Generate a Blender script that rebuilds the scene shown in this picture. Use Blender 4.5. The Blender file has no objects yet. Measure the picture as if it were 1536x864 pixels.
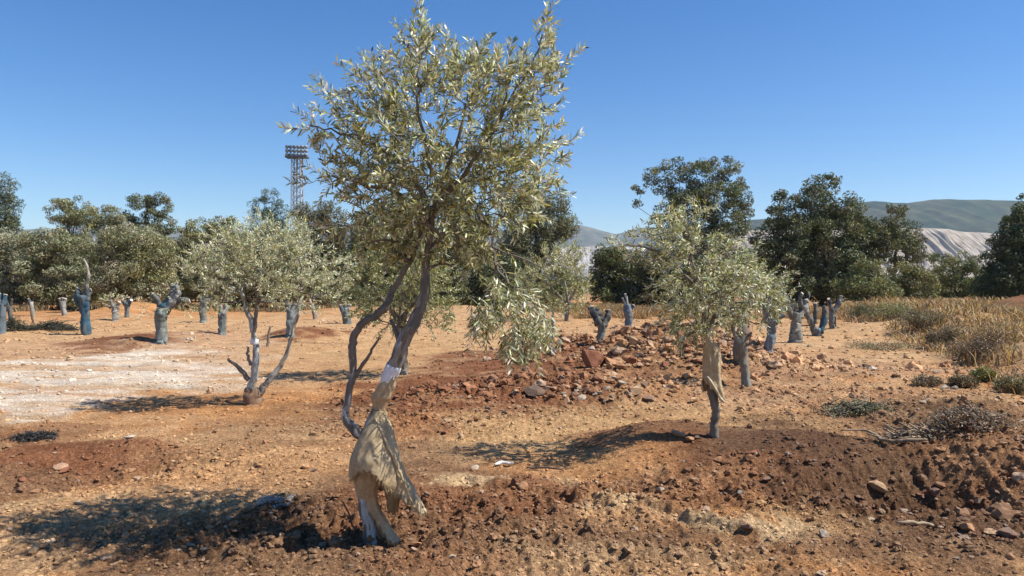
import bpy, math, random
import numpy as np
from mathutils import Vector
random.seed(7)
rng = np.random.default_rng(11)
sc = bpy.context.scene
COL = sc.collection
F = 1109.0; H = 1.65; HY = 425.0     # focal length (in pixels of a 1536 wide picture), eye height, horizon row

# ------------------------------------------------------------------ noise
def _h(ix, iy, iz, seed):
    n = (ix.astype(np.int64)*374761393 + iy.astype(np.int64)*668265263 + iz.astype(np.int64)*2147483647 + seed*974711) & 0xffffffff
    n = ((n ^ (n >> 13)) * 1274126177) & 0xffffffff
    n = ((n ^ (n >> 16)) * 2246822519) & 0xffffffff
    return ((n ^ (n >> 15)) & 0xffffff)/float(0xffffff)
def vn(x, y, z=None, seed=0):
    x = np.asarray(x, float); y = np.asarray(y, float)
    if z is None:
        ix = np.floor(x); iy = np.floor(y); fx = x-ix; fy = y-iy
        fx = fx*fx*(3-2*fx); fy = fy*fy*(3-2*fy); o = np.zeros_like(ix)
        a = _h(ix, iy, o, seed); b = _h(ix+1, iy, o, seed); c = _h(ix, iy+1, o, seed); d = _h(ix+1, iy+1, o, seed)
        return (a*(1-fx)+b*fx)*(1-fy)+(c*(1-fx)+d*fx)*fy
    z = np.asarray(z, float); iz = np.floor(z); fz = z-iz; fz = fz*fz*(3-2*fz)
    ix = np.floor(x); iy = np.floor(y); fx = x-ix; fy = y-iy
    fx = fx*fx*(3-2*fx); fy = fy*fy*(3-2*fy)
    r = 0
    for k, wz in ((0, 1-fz), (1, fz)):
        a = _h(ix, iy, iz+k, seed); b = _h(ix+1, iy, iz+k, seed); c = _h(ix, iy+1, iz+k, seed); d = _h(ix+1, iy+1, iz+k, seed)
        r = r + wz*((a*(1-fx)+b*fx)*(1-fy)+(c*(1-fx)+d*fx)*fy)
    return r
def fbm(x, y, octv=4, seed=0, gain=.5):
    s = 0; a = 1; t = 0
    for k in range(octv):
        s = s + a*vn(x*2.03**k+17.3*k, y*2.03**k-9.1*k, None, seed+k); t += a; a *= gain
    return s/t
def sstep(a, b, x):
    t = np.clip((x-a)/(b-a), 0, 1); return t*t*(3-2*t)

# ------------------------------------------------------------------ ground shape
def g0(px, py):
    Y = H*F/(py-HY); return (px-768)/F*Y, Y
# (px, py, rx m, ry m, height m)
MOUNDS = [(690,602,1.6,1.0,.15),(800,575,1.2,1.2,.15),(890,596,1.2,.8,.22),(620,640,1.0,.5,.06),
  (950,545,2.2,2.0,.34),(860,525,1.2,1.3,.25),(1060,548,1.7,2.2,.42),(985,530,1.5,1.6,.2),
  (1100,690,1.25,.95,.17),(985,668,.7,.7,.12),(1270,690,1.1,.8,.14),(1400,735,.6,.42,-.25),(1320,742,.5,.3,-.1),
  (1520,715,.8,.65,.30),(1450,690,.5,.4,.12),(1440,664,1.5,.6,-.22),(1470,630,1.0,.6,.22),
  (90,706,1.0,.7,-.16),(20,640,.8,.4,.06),(190,668,.5,.3,.05),
  (235,516,1.7,1.2,.30),(460,508,1.2,1.1,.32),(310,508,1.0,1.2,.2),(60,498,1.2,1.0,.15),
  (560,815,.45,.35,-.05),(480,770,.7,.4,.04),(650,760,.6,.4,.05),
  (1330,572,1.4,.8,.12),(1290,608,1.0,.6,.12),(1350,500,2.5,2.2,.3),
  (205,470,1.6,2.2,.6),(120,476,4,4,.25),(560,470,4,4,.35),(720,472,3,4,.4)]
MW = [(g0(a,b)[0], g0(a,b)[1], c, d, e) for a,b,c,d,e in MOUNDS] + [(20.3,29.5,1.0,1.0,.5),(22.3,29.8,1.6,1.4,.6)]
# roughness fields (px, py, rx m, ry m, amount)
ROUGH = [(690,600,1.8,1.2,1.0),(880,590,1.6,1.1,1.0),(960,540,2.8,2.6,1.2),(1080,545,1.8,2.4,1.0),(640,640,1.3,.7,.6),
  (1420,760,1.1,.8,.7),(1500,720,1.1,.8,.55),(1100,740,1.5,.5,.5),(820,760,1.5,.5,.5),(560,800,1.6,.6,.7),(300,700,1.2,.7,.4),
  (1420,640,2.0,1.0,.7),(1300,600,2.2,1.0,.5),(1000,840,2.6,.4,.4),(1330,560,2.5,1.2,.4),(120,700,1.6,.9,.25),(330,800,1.5,.5,.5)]
RW = [(g0(a,b)[0], g0(a,b)[1], c, d, e) for a,b,c,d,e in ROUGH]
SC_LINE = [g0(*p) for p in ((560,742),(700,725),(790,738),(880,762),(960,768),(1040,792),(1120,806),(1190,800))]
def rough_field(x, y):
    r = np.zeros_like(x)
    for cx, cy, a, b, e in RW:
        r = r + e*np.exp(-((x-cx)/a)**2-((y-cy)/b)**2)
    return np.clip(r, 0, 1.4)
def scarp(x, y):
    xs = np.array([p[0] for p in SC_LINE]); ys = np.array([p[1] for p in SC_LINE])
    w = fbm(x*2.2, y*2.2, 3, 61)-.5
    yl = np.interp(x, xs, ys) + w*.5
    ends = sstep(xs[0]-.1, xs[0]+.5, x)*(1-sstep(xs[-1]-.2, xs[-1]+.5, x))
    return sstep(-.05, .05, y-yl)*ends*np.exp(-np.clip(y-yl, 0, 9)*1.3), np.abs(y-yl), ends
def ruts(x, y):
    w = (fbm(x*.25, y*.25, 2, 51)-.5)*2.2; r = 0; on = sstep(.35, .5, fbm(x*.5, y*.5, 2, 52))*(1-sstep(0, 3.5, x))
    for c0, sl in ((15.6,.10),(17.5,.10),(12.3,-.06),(14.0,-.06),(19.6,.02)):
        d = y-(c0+sl*(x+4)+w); r = r+np.exp(-(d/.16)**2)
    return np.clip(r, 0, 1)*on
def hf(x, y):
    x = np.asarray(x, float); y = np.asarray(y, float)
    d = np.sqrt(x*x+y*y)
    z = (fbm(x*.35+5, y*.35, 3, 3)-.5)*.16*sstep(2, 9, d)*(1-sstep(200, 500, d))
    z = z + (fbm(x*1.3, y*1.3, 3, 9)-.5)*.09
    for cx, cy, a, b, e in MW:
        q = ((x-cx)/a)**2+((y-cy)/b)**2
        z = z + e*np.exp(-q*q*.5-q*.5)
    # bank on the right
    edge = np.interp(y, [5, 9.4, 14, 20, 33, 60], [6.6, 7.6, 8.5, 10.5, 15, 24])
    z = z + .55*sstep(0, 2.5, x-edge+(fbm(x*.6, y*.6, 2, 21)-.5)*1.5)*(1-sstep(60, 120, d))
    s, _, _ = scarp(x, y); z = z + .055*s
    z = z-.035*ruts(x, y)
    r = rough_field(x, y)*1.05+.18
    near = 1-sstep(25, 60, d)
    c1 = 1-np.abs(2*vn(x*5, y*5, None, 31)-1); c2 = 1-np.abs(2*vn(x*12+3, y*12, None, 32)-1)
    c3 = vn(x*27, y*27, None, 33); c4 = vn(x*60, y*60, None, 34)
    z = z + near*r*((c1-.5)*.065+(c2-.5)*.045+(c3-.5)*.04*sstep(30,10,d)+(c4-.5)*.020*sstep(14,5,d))
    z = z + near*.008*(fbm(x*7, y*22, 2, 35)-.5)
    return z
def hz(x, y): return float(hf(np.array([x]), np.array([y]))[0])
def hit(px, py):
    """point where the ground shows at a picture row"""
    Y = np.geomspace(3.0, 90, 1500); X = (px-768)/F*Y; Z = H-(py-HY)/F*Y
    k = np.argmax(Z <= hf(X, Y)); return float(X[k]), float(Y[k]), float(hf(X[k:k+1], Y[k:k+1])[0])
def W(px, py, Y): return np.array(((px-768)/F*Y, Y, H-(py-HY)/F*Y))

# ------------------------------------------------------------------ materials
def nodes(name):
    m = bpy.data.materials.new(name); m.use_nodes = True; nt = m.node_tree
    for n in list(nt.nodes): nt.nodes.remove(n)
    o = nt.nodes.new('ShaderNodeOutputMaterial'); return m, nt, o
def N(nt, t, **k):
    n = nt.nodes.new(t)
    for a, b in k.items():
        if a.startswith('i_'): n.inputs[a[2:].replace('_', ' ')].default_value = b
        else: setattr(n, a, b)
    return n
def ramp(nt, stops):
    r = nt.nodes.new('ShaderNodeValToRGB'); e = r.color_ramp.elements
    while len(e) < len(stops): e.new(.5)
    for q, (p, c) in zip(e, stops): q.position = p; q.color = (*c, 1) if len(c) == 3 else c
    return r
def mat_leaf(name, gloss=.45, trans=.3):
    m, nt, o = nodes(name)
    a = N(nt, 'ShaderNodeAttribute', attribute_name='col')
    p = N(nt, 'ShaderNodeBsdfPrincipled', i_Roughness=gloss)
    t = N(nt, 'ShaderNodeBsdfTranslucent'); mx = N(nt, 'ShaderNodeMixShader', i_Fac=trans)
    L = nt.links.new
    L(a.outputs['Color'], p.inputs['Base Color'])
    hs = N(nt, 'ShaderNodeHueSaturation', i_Saturation=1.35, i_Value=1.0); L(a.outputs['Color'], hs.inputs['Color']); L(hs.outputs[0], t.inputs['Color'])
    L(p.outputs[0], mx.inputs[1]); L(t.outputs[0], mx.inputs[2]); L(mx.outputs[0], o.inputs[0]); return m
def mat_col(name, rough=.85, scale=20, amp=.35, bump=.3, stretch=(1,1,1), bdist=.01, spec=.3):
    """vertex colour times procedural grain"""
    m, nt, o = nodes(name); L = nt.links.new
    a = N(nt, 'ShaderNodeAttribute', attribute_name='col')
    tc = N(nt, 'ShaderNodeTexCoord'); mp = N(nt, 'ShaderNodeMapping'); mp.inputs['Scale'].default_value = stretch
    L(tc.outputs['Object'], mp.inputs[0])
    n1 = N(nt, 'ShaderNodeTexNoise', i_Scale=scale, i_Detail=6, i_Roughness=.65); L(mp.outputs[0], n1.inputs['Vector'])
    r = ramp(nt, [(.25, (1-amp,)*3), (.75, (1+amp,)*3)]); L(n1.outputs[0], r.inputs[0])
    mx = N(nt, 'ShaderNodeMix', data_type='RGBA', blend_type='MULTIPLY'); mx.inputs['Factor'].default_value = 1
    L(a.outputs['Color'], mx.inputs['A']); L(r.outputs[0], mx.inputs['B'])
    p = N(nt, 'ShaderNodeBsdfPrincipled', i_Roughness=rough); p.inputs['Specular IOR Level'].default_value = spec
    L(mx.outputs['Result'], p.inputs['Base Color'])
    b = N(nt, 'ShaderNodeBump', i_Strength=bump, i_Distance=bdist); L(n1.outputs[0], b.inputs['Height']); L(b.outputs[0], p.inputs['Normal'])
    L(p.outputs[0], o.inputs[0]); return m
def mat_burlap():
    m, nt, o = nodes('burlap'); L = nt.links.new
    a = N(nt, 'ShaderNodeAttribute', attribute_name='col'); tc = N(nt, 'ShaderNodeTexCoord')
    w1 = N(nt, 'ShaderNodeTexWave', i_Scale=110, i_Distortion=2.0, bands_direction='Z'); w2 = N(nt, 'ShaderNodeTexWave', i_Scale=110, i_Distortion=2.0, bands_direction='X')
    L(tc.outputs['Object'], w1.inputs[0]); L(tc.outputs['Object'], w2.inputs[0])
    ad = N(nt, 'ShaderNodeMath', operation='ADD'); L(w1.outputs['Fac'], ad.inputs[0]); L(w2.outputs['Fac'], ad.inputs[1])
    n1 = N(nt, 'ShaderNodeTexNoise', i_Scale=9, i_Detail=6, i_Roughness=.6); L(tc.outputs['Object'], n1.inputs[0])
    r = ramp(nt, [(.3, (.74,.69,.63)), (.55, (1,1,1)), (.75, (1.15,1.14,1.1))]); L(n1.outputs[0], r.inputs[0])
    mx = N(nt, 'ShaderNodeMix', data_type='RGBA', blend_type='MULTIPLY'); mx.inputs['Factor'].default_value = 1
    L(a.outputs['Color'], mx.inputs['A']); L(r.outputs[0], mx.inputs['B'])
    n3 = N(nt, 'ShaderNodeTexNoise', i_Scale=55, i_Detail=5, i_Roughness=.7); L(tc.outputs['Object'], n3.inputs[0]); r3 = ramp(nt, [(.35, (.84,.82,.79)), (.6, (1.08,1.08,1.08))]); L(n3.outputs[0], r3.inputs[0])
    m3 = N(nt, 'ShaderNodeMix', data_type='RGBA', blend_type='MULTIPLY'); m3.inputs['Factor'].default_value = 1; L(mx.outputs['Result'], m3.inputs['A']); L(r3.outputs[0], m3.inputs['B']); mx = m3
    r2 = ramp(nt, [(.2, (.8,.8,.8)), (1, (1.08,1.08,1.08))]); L(ad.outputs[0], r2.inputs[0])
    m2 = N(nt, 'ShaderNodeMix', data_type='RGBA', blend_type='MULTIPLY'); m2.inputs['Factor'].default_value = 1
    L(mx.outputs['Result'], m2.inputs['A']); L(r2.outputs[0], m2.inputs['B'])
    p = N(nt, 'ShaderNodeBsdfPrincipled', i_Roughness=.95); p.inputs['Specular IOR Level'].default_value = .1
    L(m2.outputs['Result'], p.inputs['Base Color'])
    b = N(nt, 'ShaderNodeBump', i_Strength=.5, i_Distance=.002); L(ad.outputs[0], b.inputs['Height'])
    n2 = N(nt, 'ShaderNodeTexNoise', i_Scale=26, i_Detail=4); L(tc.outputs['Object'], n2.inputs[0])
    b2 = N(nt, 'ShaderNodeBump', i_Strength=.55, i_Distance=.010); L(n2.outputs[0], b2.inputs['Height']); L(b.outputs[0], b2.inputs['Normal'])
    L(b2.outputs[0], p.inputs['Normal'])
    t = N(nt, 'ShaderNodeBsdfTranslucent'); L(m2.outputs['Result'], t.inputs['Color']); ms = N(nt, 'ShaderNodeMixShader', i_Fac=.12)
    L(p.outputs[0], ms.inputs[1]); L(t.outputs[0], ms.inputs[2]); L(ms.outputs[0], o.inputs[0]); return m
def mat_ground():
    m, nt, o = nodes('soil'); L = nt.links.new
    a = N(nt, 'ShaderNodeAttribute', attribute_name='col'); tc = N(nt, 'ShaderNodeTexCoord')
    def noise(s, d=6, r=.6):
        n = N(nt, 'ShaderNodeTexNoise', i_Scale=s, i_Detail=d, i_Roughness=r); L(tc.outputs['Object'], n.inputs['Vector']); return n
    def mul(x, y):
        k = N(nt, 'ShaderNodeMix', data_type='RGBA', blend_type='MULTIPLY'); k.inputs['Factor'].default_value = 1
        L(x, k.inputs['A']); L(y, k.inputs['B']); return k.outputs['Result']
    n1 = noise(2.2, 8, .65); r1 = ramp(nt, [(.3, (.74,.70,.68)), (.7, (1.22,1.24,1.26))]); L(n1.outputs[0], r1.inputs[0])
    n2 = noise(38, 8, .75); r2 = ramp(nt, [(.34, (.55,.50,.46)), (.5, (1,1,1)), (.66, (1.35,1.38,1.38))]); L(n2.outputs[0], r2.inputs[0])
    v = N(nt, 'ShaderNodeTexVoronoi', i_Scale=75); L(tc.outputs['Object'], v.inputs['Vector'])
    sp = N(nt, 'ShaderNodeSeparateColor'); L(v.outputs['Color'], sp.inputs[0])
    r3 = ramp(nt, [(0, (.62,.58,.56)), (.25, (.95,.93,.92)), (.85, (1.02,1.03,1.04)), (1, (1.7,1.75,1.8))]); L(sp.outputs[0], r3.inputs[0])
    c = mul(mul(mul(a.outputs['Color'], r1.outputs[0]), r2.outputs[0]), r3.outputs[0])
    p = N(nt, 'ShaderNodeBsdfPrincipled', i_Roughness=.97); p.inputs['Specular IOR Level'].default_value = .12; L(c, p.inputs['Base Color'])
    b = N(nt, 'ShaderNodeBump', i_Strength=1.0, i_Distance=.022); L(n2.outputs[0], b.inputs['Height'])
    n3 = noise(11, 6, .7); b2 = N(nt, 'ShaderNodeBump', i_Strength=.55, i_Distance=.06); L(n3.outputs[0], b2.inputs['Height']); L(b.outputs[0], b2.inputs['Normal'])
    v3 = N(nt, 'ShaderNodeBump', i_Strength=.5, i_Distance=.008, invert=True); L(v.outputs['Distance'], v3.inputs['Height']); L(b2.outputs[0], v3.inputs['Normal'])
    L(v3.outputs[0], p.inputs['Normal']); L(p.outputs[0], o.inputs[0]); return m
M = dict(leaf=mat_leaf('olive_leaf', .38, .28), far=mat_leaf('tree_foliage', .6, .22), bark=mat_col('bark', .85, 26, .4, .55, (1,1,.35), .012),
  rock=mat_col('rock', .9, 16, .38, .6, (1,1,1), .02), burlap=mat_burlap(), soil=mat_ground(), twig=mat_col('dry_twig', .9, 40, .3, .2),
  hill=mat_col('hill_cover', 1, .02, .45, .0, (1,1,1), 1, 0), metal=mat_col('grey_metal', .5, 8, .1, .05), grass=mat_leaf('dry_grass', .8, .3),
  paint=mat_col('white_paint', .7, 60, .15, .3), quarry=mat_col('quarry_face', 1, .03, .22, 0, (1,1,3), 1, 0), lamp=mat_col('lamp_housing', .35, 4, .05, .05))

# ------------------------------------------------------------------ mesh helpers
def tag(o, label=None, cat=None, group=None, kind=None):
    if label: o['label'] = label
    if cat: o['category'] = cat
    if group: o['group'] = group
    if kind: o['kind'] = kind
    return o
def empty(name, loc, label, cat, group=None):
    o = bpy.data.objects.new(name, None); COL.objects.link(o); o.location = tuple(loc); o.empty_display_size = .2
    return tag(o, label, cat, group)
def mk(name, V, Fs, mat, col=None, parent=None, smooth=False, origin=None):
    V = np.asarray(V, float)
    if origin is None: origin = np.array(parent.location) if parent is not None else np.zeros(3)
    origin = np.asarray(origin, float)
    if not isinstance(Fs, list): Fs = [Fs]
    Fs = [np.asarray(f, np.int32) for f in Fs if len(f)]
    me = bpy.data.meshes.new(name)
    loops = np.concatenate([f.ravel() for f in Fs]); sizes = np.concatenate([np.full(len(f), f.shape[1], np.int32) for f in Fs])
    start = np.concatenate([[0], np.cumsum(sizes)[:-1]]).astype(np.int32)
    me.vertices.add(len(V)); me.vertices.foreach_set('co', (V-origin).astype(np.float32).ravel())
    me.loops.add(len(loops)); me.loops.foreach_set('vertex_index', loops)
    me.polygons.add(len(sizes)); me.polygons.foreach_set('loop_start', start)
    me.update(calc_edges=True); me.validate()
    me.polygons.foreach_set('use_smooth', np.full(len(me.polygons), smooth))
    if col is not None:
        col = np.asarray(col, float)
        if col.ndim == 1: col = np.tile(col, (len(V), 1))
        at = me.color_attributes.new('col', 'FLOAT_COLOR', 'POINT')
        at.data.foreach_set('color', np.concatenate([col, np.ones((len(col), 1))], 1).astype(np.float32).ravel())
    me.materials.append(M[mat] if isinstance(mat, str) else mat)
    o = bpy.data.objects.new(name, me); COL.objects.link(o)
    if parent is not None: o.parent = parent
    else: o.location = tuple(origin)
    return o
class MB:
    def __init__(s): s.V = []; s.T = []; s.Q = []; s.C = []; s.n = 0
    def add(s, V, T=None, Q=None, C=(1,1,1)):
        V = np.asarray(V, float); k = len(V); C = np.asarray(C, float)
        if C.ndim == 1: C = np.tile(C, (k, 1))
        s.V.append(V); s.C.append(C)
        if T is not None and len(T): s.T.append(np.asarray(T, int)+s.n)
        if Q is not None and len(Q): s.Q.append(np.asarray(Q, int)+s.n)
        s.n += k
    def tube(s, P, R, n=8, C=(1,1,1), cap=True, rough=0., seed=0, flat=None, C2=None):
        P = np.asarray(P, float); m = len(P); R = np.broadcast_to(np.asarray(R, float), (m,))
        T = np.gradient(P, axis=0); T /= np.linalg.norm(T, axis=1)[:, None]+1e-9
        up = np.array((0.13, 1, .07)) if abs(T[0][1]) < .9 else np.array((1., 0, 0))
        u = np.cross(T[0], up); u /= np.linalg.norm(u); U = []
        for t in T:
            u = u-t*np.dot(u, t); u /= np.linalg.norm(u)+1e-9; U.append(u.copy())
        U = np.array(U); Wv = np.cross(T, U); a = np.arange(n)/n*2*np.pi
        rr = R[:, None]*np.ones((1, n))
        if rough:
            sl_ = np.concatenate([[0], np.cumsum(np.linalg.norm(np.diff(P, axis=0), axis=1))])/(R.mean()+1e-6)
            ii, jj = np.meshgrid(sl_, a, indexing='ij')
            rr = rr*(1+rough*(2*vn(np.cos(jj)*1.5+seed, ii*.45, np.sin(jj)*1.5+9, seed)-1)+rough*.55*(2*vn(np.cos(jj)*3.6+seed, ii*.9, np.sin(jj)*3.6, seed+5)-1)+rough*.4*(2*vn(np.cos(jj)*7+seed, ii*.35, np.sin(jj)*7, seed+6)-1))
        V = P[:, None]+rr[..., None]*(np.cos(a)[None, :, None]*U[:, None]+np.sin(a)[None, :, None]*Wv[:, None])
        V = V.reshape(-1, 3); C = np.asarray(C, float)
        if C.ndim == 2: C = np.repeat(C, n, 0)
        if C2 is not None:
            fq = .55/(R.mean()+1e-6); g = .6*vn(V[:,0]*fq, V[:,1]*fq, V[:,2]*fq*.5, seed+2)+.4*vn(V[:,0]*fq*3, V[:,1]*fq*3, V[:,2]*fq*1.2, seed+4)
            C = C*np.ones((len(V), 1)); C = C+(np.array(C2)-C)*sstep(.40, .62, g)[:, None]
        i = np.arange(m-1)[:, None]*n; j = np.arange(n)[None]; j2 = (j+1) % n
        Q = np.stack([i+j, i+j2, i+n+j2, i+n+j], -1).reshape(-1, 4)
        T3 = []
        if cap:
            V = np.concatenate([V, [P[0], P[-1]]]); q = m*n
            if C.ndim == 2: C = np.concatenate([C, [C[0], C[-1]]])
            for k in range(n): T3 += [(q, (k+1) % n, k), (q+1, (m-1)*n+k, (m-1)*n+(k+1) % n)]
        s.add(V, T3, Q, C)
    def build(s, name, mat, parent=None, smooth=True, origin=None):
        V = np.concatenate(s.V); C = np.concatenate(s.C); Fs = []
        if s.T: Fs.append(np.concatenate(s.T))
        if s.Q: Fs.append(np.concatenate(s.Q))
        return mk(name, V, Fs, mat, C, parent, smooth, origin)
def smooth_path(P, k=5):
    """Catmull-Rom through rows of any width"""
    P = np.asarray(P, float); Q = np.vstack([2*P[0]-P[1], P, 2*P[-1]-P[-2]]); out = []
    for i in range(1, len(Q)-2):
        for t in np.arange(k)/k:
            a, b, c, d = Q[i-1], Q[i], Q[i+1], Q[i+2]
            out.append(.5*((2*b)+(-a+c)*t+(2*a-5*b+4*c-d)*t*t+(-a+3*b-3*c+d)*t**3))
    out.append(P[-1]); return np.array(out)
def unit(v): return v/(np.linalg.norm(v, axis=-1, keepdims=True)+1e-9)

def leaves(P, D, L, Wd, C, curl=.15):
    """many narrow leaves with a point at each end; P base, D direction"""
    n = len(P); D = unit(D); r = unit(rng.normal(size=(n, 3))); S = unit(np.cross(D, r)); Nn = np.cross(S, D)
    L = np.broadcast_to(L, (n,))[:, None]; Wd = np.broadcast_to(Wd, (n,))[:, None]/2; c = curl*L
    v0 = P; a1 = P+D*L*.3+S*Wd*.9+Nn*c*.35; b1 = P+D*L*.3-S*Wd*.9+Nn*c*.35
    a2 = P+D*L*.7+S*Wd*.8+Nn*c*.3; b2 = P+D*L*.7-S*Wd*.8+Nn*c*.3; v5 = P+D*L-Nn*c*.2
    V = np.stack([v0, a1, b1, a2, b2, v5], 1).reshape(-1, 3); k = np.arange(n)[:, None]*6
    T = np.concatenate([k+np.array([[0, 1, 2]]), k+np.array([[3, 5, 4]])]); Q = k+np.array([[1, 3, 4, 2]])
    return V, T, Q, np.repeat(np.broadcast_to(C, (n, 3)), 6, 0)
def cards(P, Nn, L, Wd, C):
    n = len(P); r = unit(rng.normal(size=(n, 3))); U = unit(np.cross(Nn, r)); S = np.cross(unit(Nn), U)
    L = np.broadcast_to(L, (n,))[:, None]*.5; Wd = np.broadcast_to(Wd, (n,))[:, None]*.5
    V = np.stack([P-U*L, P+S*Wd-U*L*.1, P+U*L, P-S*Wd+U*L*.15], 1).reshape(-1, 3); k = np.arange(n)[:, None]*4
    return V, k+np.array([[0, 1, 2, 3]]), np.repeat(C, 4, 0)
def pal(n, cols, w, jit=.18):
    cols = np.array(cols, float); k = rng.choice(len(cols), n, p=np.array(w)/sum(w))
    return np.clip(cols[k]*(1+jit*rng.normal(size=(n, 1)))*(1+.06*rng.normal(size=(n, 3))), .005, .9)

# ------------------------------------------------------------------ branching
class Skel:
    def __init__(s): s.P = []; s.par = []; s.R = []; s.man = []
    def path(s, pts, R, par=-1):
        ids = []
        for p, r in zip(pts, R):
            s.P.append(np.array(p, float)); s.par.append(par); s.R.append(r); s.man.append(True); par = len(s.P)-1; ids.append(par)
        return ids
    def near(s, p):
        return int(np.argmin(np.linalg.norm(np.array(s.P)-np.asarray(p), axis=1)))
    def grow(s, targets, step=.12, jit=.15, lift=.0, first=0):
        root = s.P[first]; T = sorted(targets, key=lambda t: np.linalg.norm(t-root)); tips = []
        A = np.zeros((len(s.P)+len(T)*40+10, 3)); A[:len(s.P)] = s.P
        for t in T:
            n = len(s.P); d = A[first:n]-t; dist = np.sqrt((d**2).sum(1))+np.maximum(0, -d[:, 2]*-.6)
            k = int(np.argmin(dist))+first; a = A[k].copy(); L = np.linalg.norm(t-a)
            if L < .02: tips.append(k); continue
            m = min(30, max(1, int(math.ceil(L/step)))); j = rng.normal(size=3)*jit*L*.5; par = k
            pd = a-A[s.par[k]] if s.par[k] >= 0 else np.array((0, 0, 1.)); pd = unit(pd)*L*.25
            for q in range(1, m+1):
                f = q/m; p = a*(1-f)+t*f+(j+np.array((0, 0, lift*L))+pd)*math.sin(f*math.pi)*.5
                A[len(s.P)] = p; s.P.append(p); s.par.append(par); s.R.append(0); s.man.append(False); par = len(s.P)-1
            tips.append(par)
        return tips
    def mesh(s, mb, rtip=.003, power=.5, rmax=.05, n=6, C=(.2,.16,.12), mat_from=0, skip_manual=False, nman=10):
        N_ = len(s.P); w = np.zeros(N_); ch = [[] for _ in range(N_)]
        for i in range(N_-1, -1, -1):
            if not ch[i]: w[i] = 1
            if s.par[i] >= 0: w[s.par[i]] += w[i]; ch[s.par[i]].append(i)
        R = np.minimum(rtip*w**power, rmax)
        for i in range(N_):
            if s.man[i]: R[i] = s.R[i]
        for i in range(N_):
            p = s.par[i]
            if p >= 0 and not s.man[i]: R[i] = min(R[i], R[p]*.95)
        s.w = w
        starts = [i for i in range(N_) if s.par[i] < 0]; q = list(starts); k = 0
        while q:
            i = q.pop(); chain = [i] if s.par[i] < 0 else [s.par[i], i]
            while ch[i]:
                c = sorted(ch[i], key=lambda x: (s.man[x], w[x]), reverse=True); q += c[1:]; i = c[0]; chain.append(i)
            if len(chain) < 2: continue
            P = np.array([s.P[j] for j in chain]); r = R[chain].copy()
            if s.par[chain[0]] >= 0 or not s.man[chain[0]]: r[0] = min(r[0], r[1]*1.3)
            elif not s.man[chain[1]] : r[0] = r[1]
            if skip_manual:
                pass
            k += 1
            ns = nman if r.max() > .02 else (n if r.max() > .008 else 4)
            mb.tube(P, r, ns, C, True, .12 if r.max() > .012 else 0, k)
def in_blobs(blobs, n, D, shell=.35):
    """points in ellipsoids given as px, py, rx, ry (pixels at distance D), thickness m, weight"""
    w = np.array([b[2]*b[3]*(b[6] if len(b) > 6 else 1) for b in blobs], float); k = rng.choice(len(blobs), n, p=w/w.sum())
    B = np.array([b[:5]+(b[5],) for b in blobs], float)[k]
    d = unit(rng.normal(size=(n, 3))); r = rng.uniform(shell, 1, n)**.6
    px = B[:, 0]+d[:, 0]*r*B[:, 2]; py = B[:, 1]-d[:, 2]*r*B[:, 3]; Y = D+B[:, 5]+d[:, 1]*r*B[:, 4]*1.3
    X = (px-768)/F*D; Z = H-(py-HY)/F*D          # true size set at the tree's own distance
    return np.stack([X, Y, Z], 1)
def twigs(mb, tips, outc, n_leaf, tl, ll, lw, colors, wts, lp, up=.5, droop=0, leafmb=None, C=(.22,.2,.14), dirs=None, side=.75, sun_pal=None):
    """leafy twigs starting at the tips"""
    Ps = []; Ds = []
    for i, t in enumerate(tips):
        o = unit(t-outc) if dirs is None else dirs[i]; d = unit(o*.7+np.array((0, 0, up))+rng.normal(size=3)*.45); L = tl*rng.uniform(.6, 1.3); m = 5
        pts = [t]; dd = d.copy()
        for q in range(m):
            dd = unit(dd+rng.normal(size=3)*.10+np.array((0, 0, -droop))); pts.append(pts[-1]+dd*L/m)
        pts = np.array(pts); mb.tube(pts, np.linspace(lp, lp*.4, m+1), 3, C, False)
        k = int(n_leaf*rng.uniform(.7, 1.3)); f = (np.arange(k)+.5)/k*m; a = np.clip(f.astype(int), 0, m-1)
        base = pts[a]+(pts[a+1]-pts[a])*(f-a)[:, None]; tg = unit(pts[a+1]-pts[a])
        r1 = unit(np.cross(dd, rng.normal(size=3))); r2 = np.cross(unit(dd), r1); ang = (np.arange(k) % 2)*np.pi+(np.arange(k)//2)*1.57+rng.normal(size=k)*.3
        pr = np.cos(ang)[:, None]*r1+np.sin(ang)[:, None]*r2
        Ps.append(base); Ds.append(unit(tg*.75+pr*side+rng.normal(size=(k, 3))*.16))
    P = np.concatenate(Ps); D = np.concatenate(Ds); n = len(P)
    V, T, Q, C2 = leaves(P, D, ll*rng.uniform(.65, 1.2, n), lw*rng.uniform(.75, 1.2, n), pal(n, colors, wts))
    leafmb.add(V, T, Q, C2)

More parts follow.
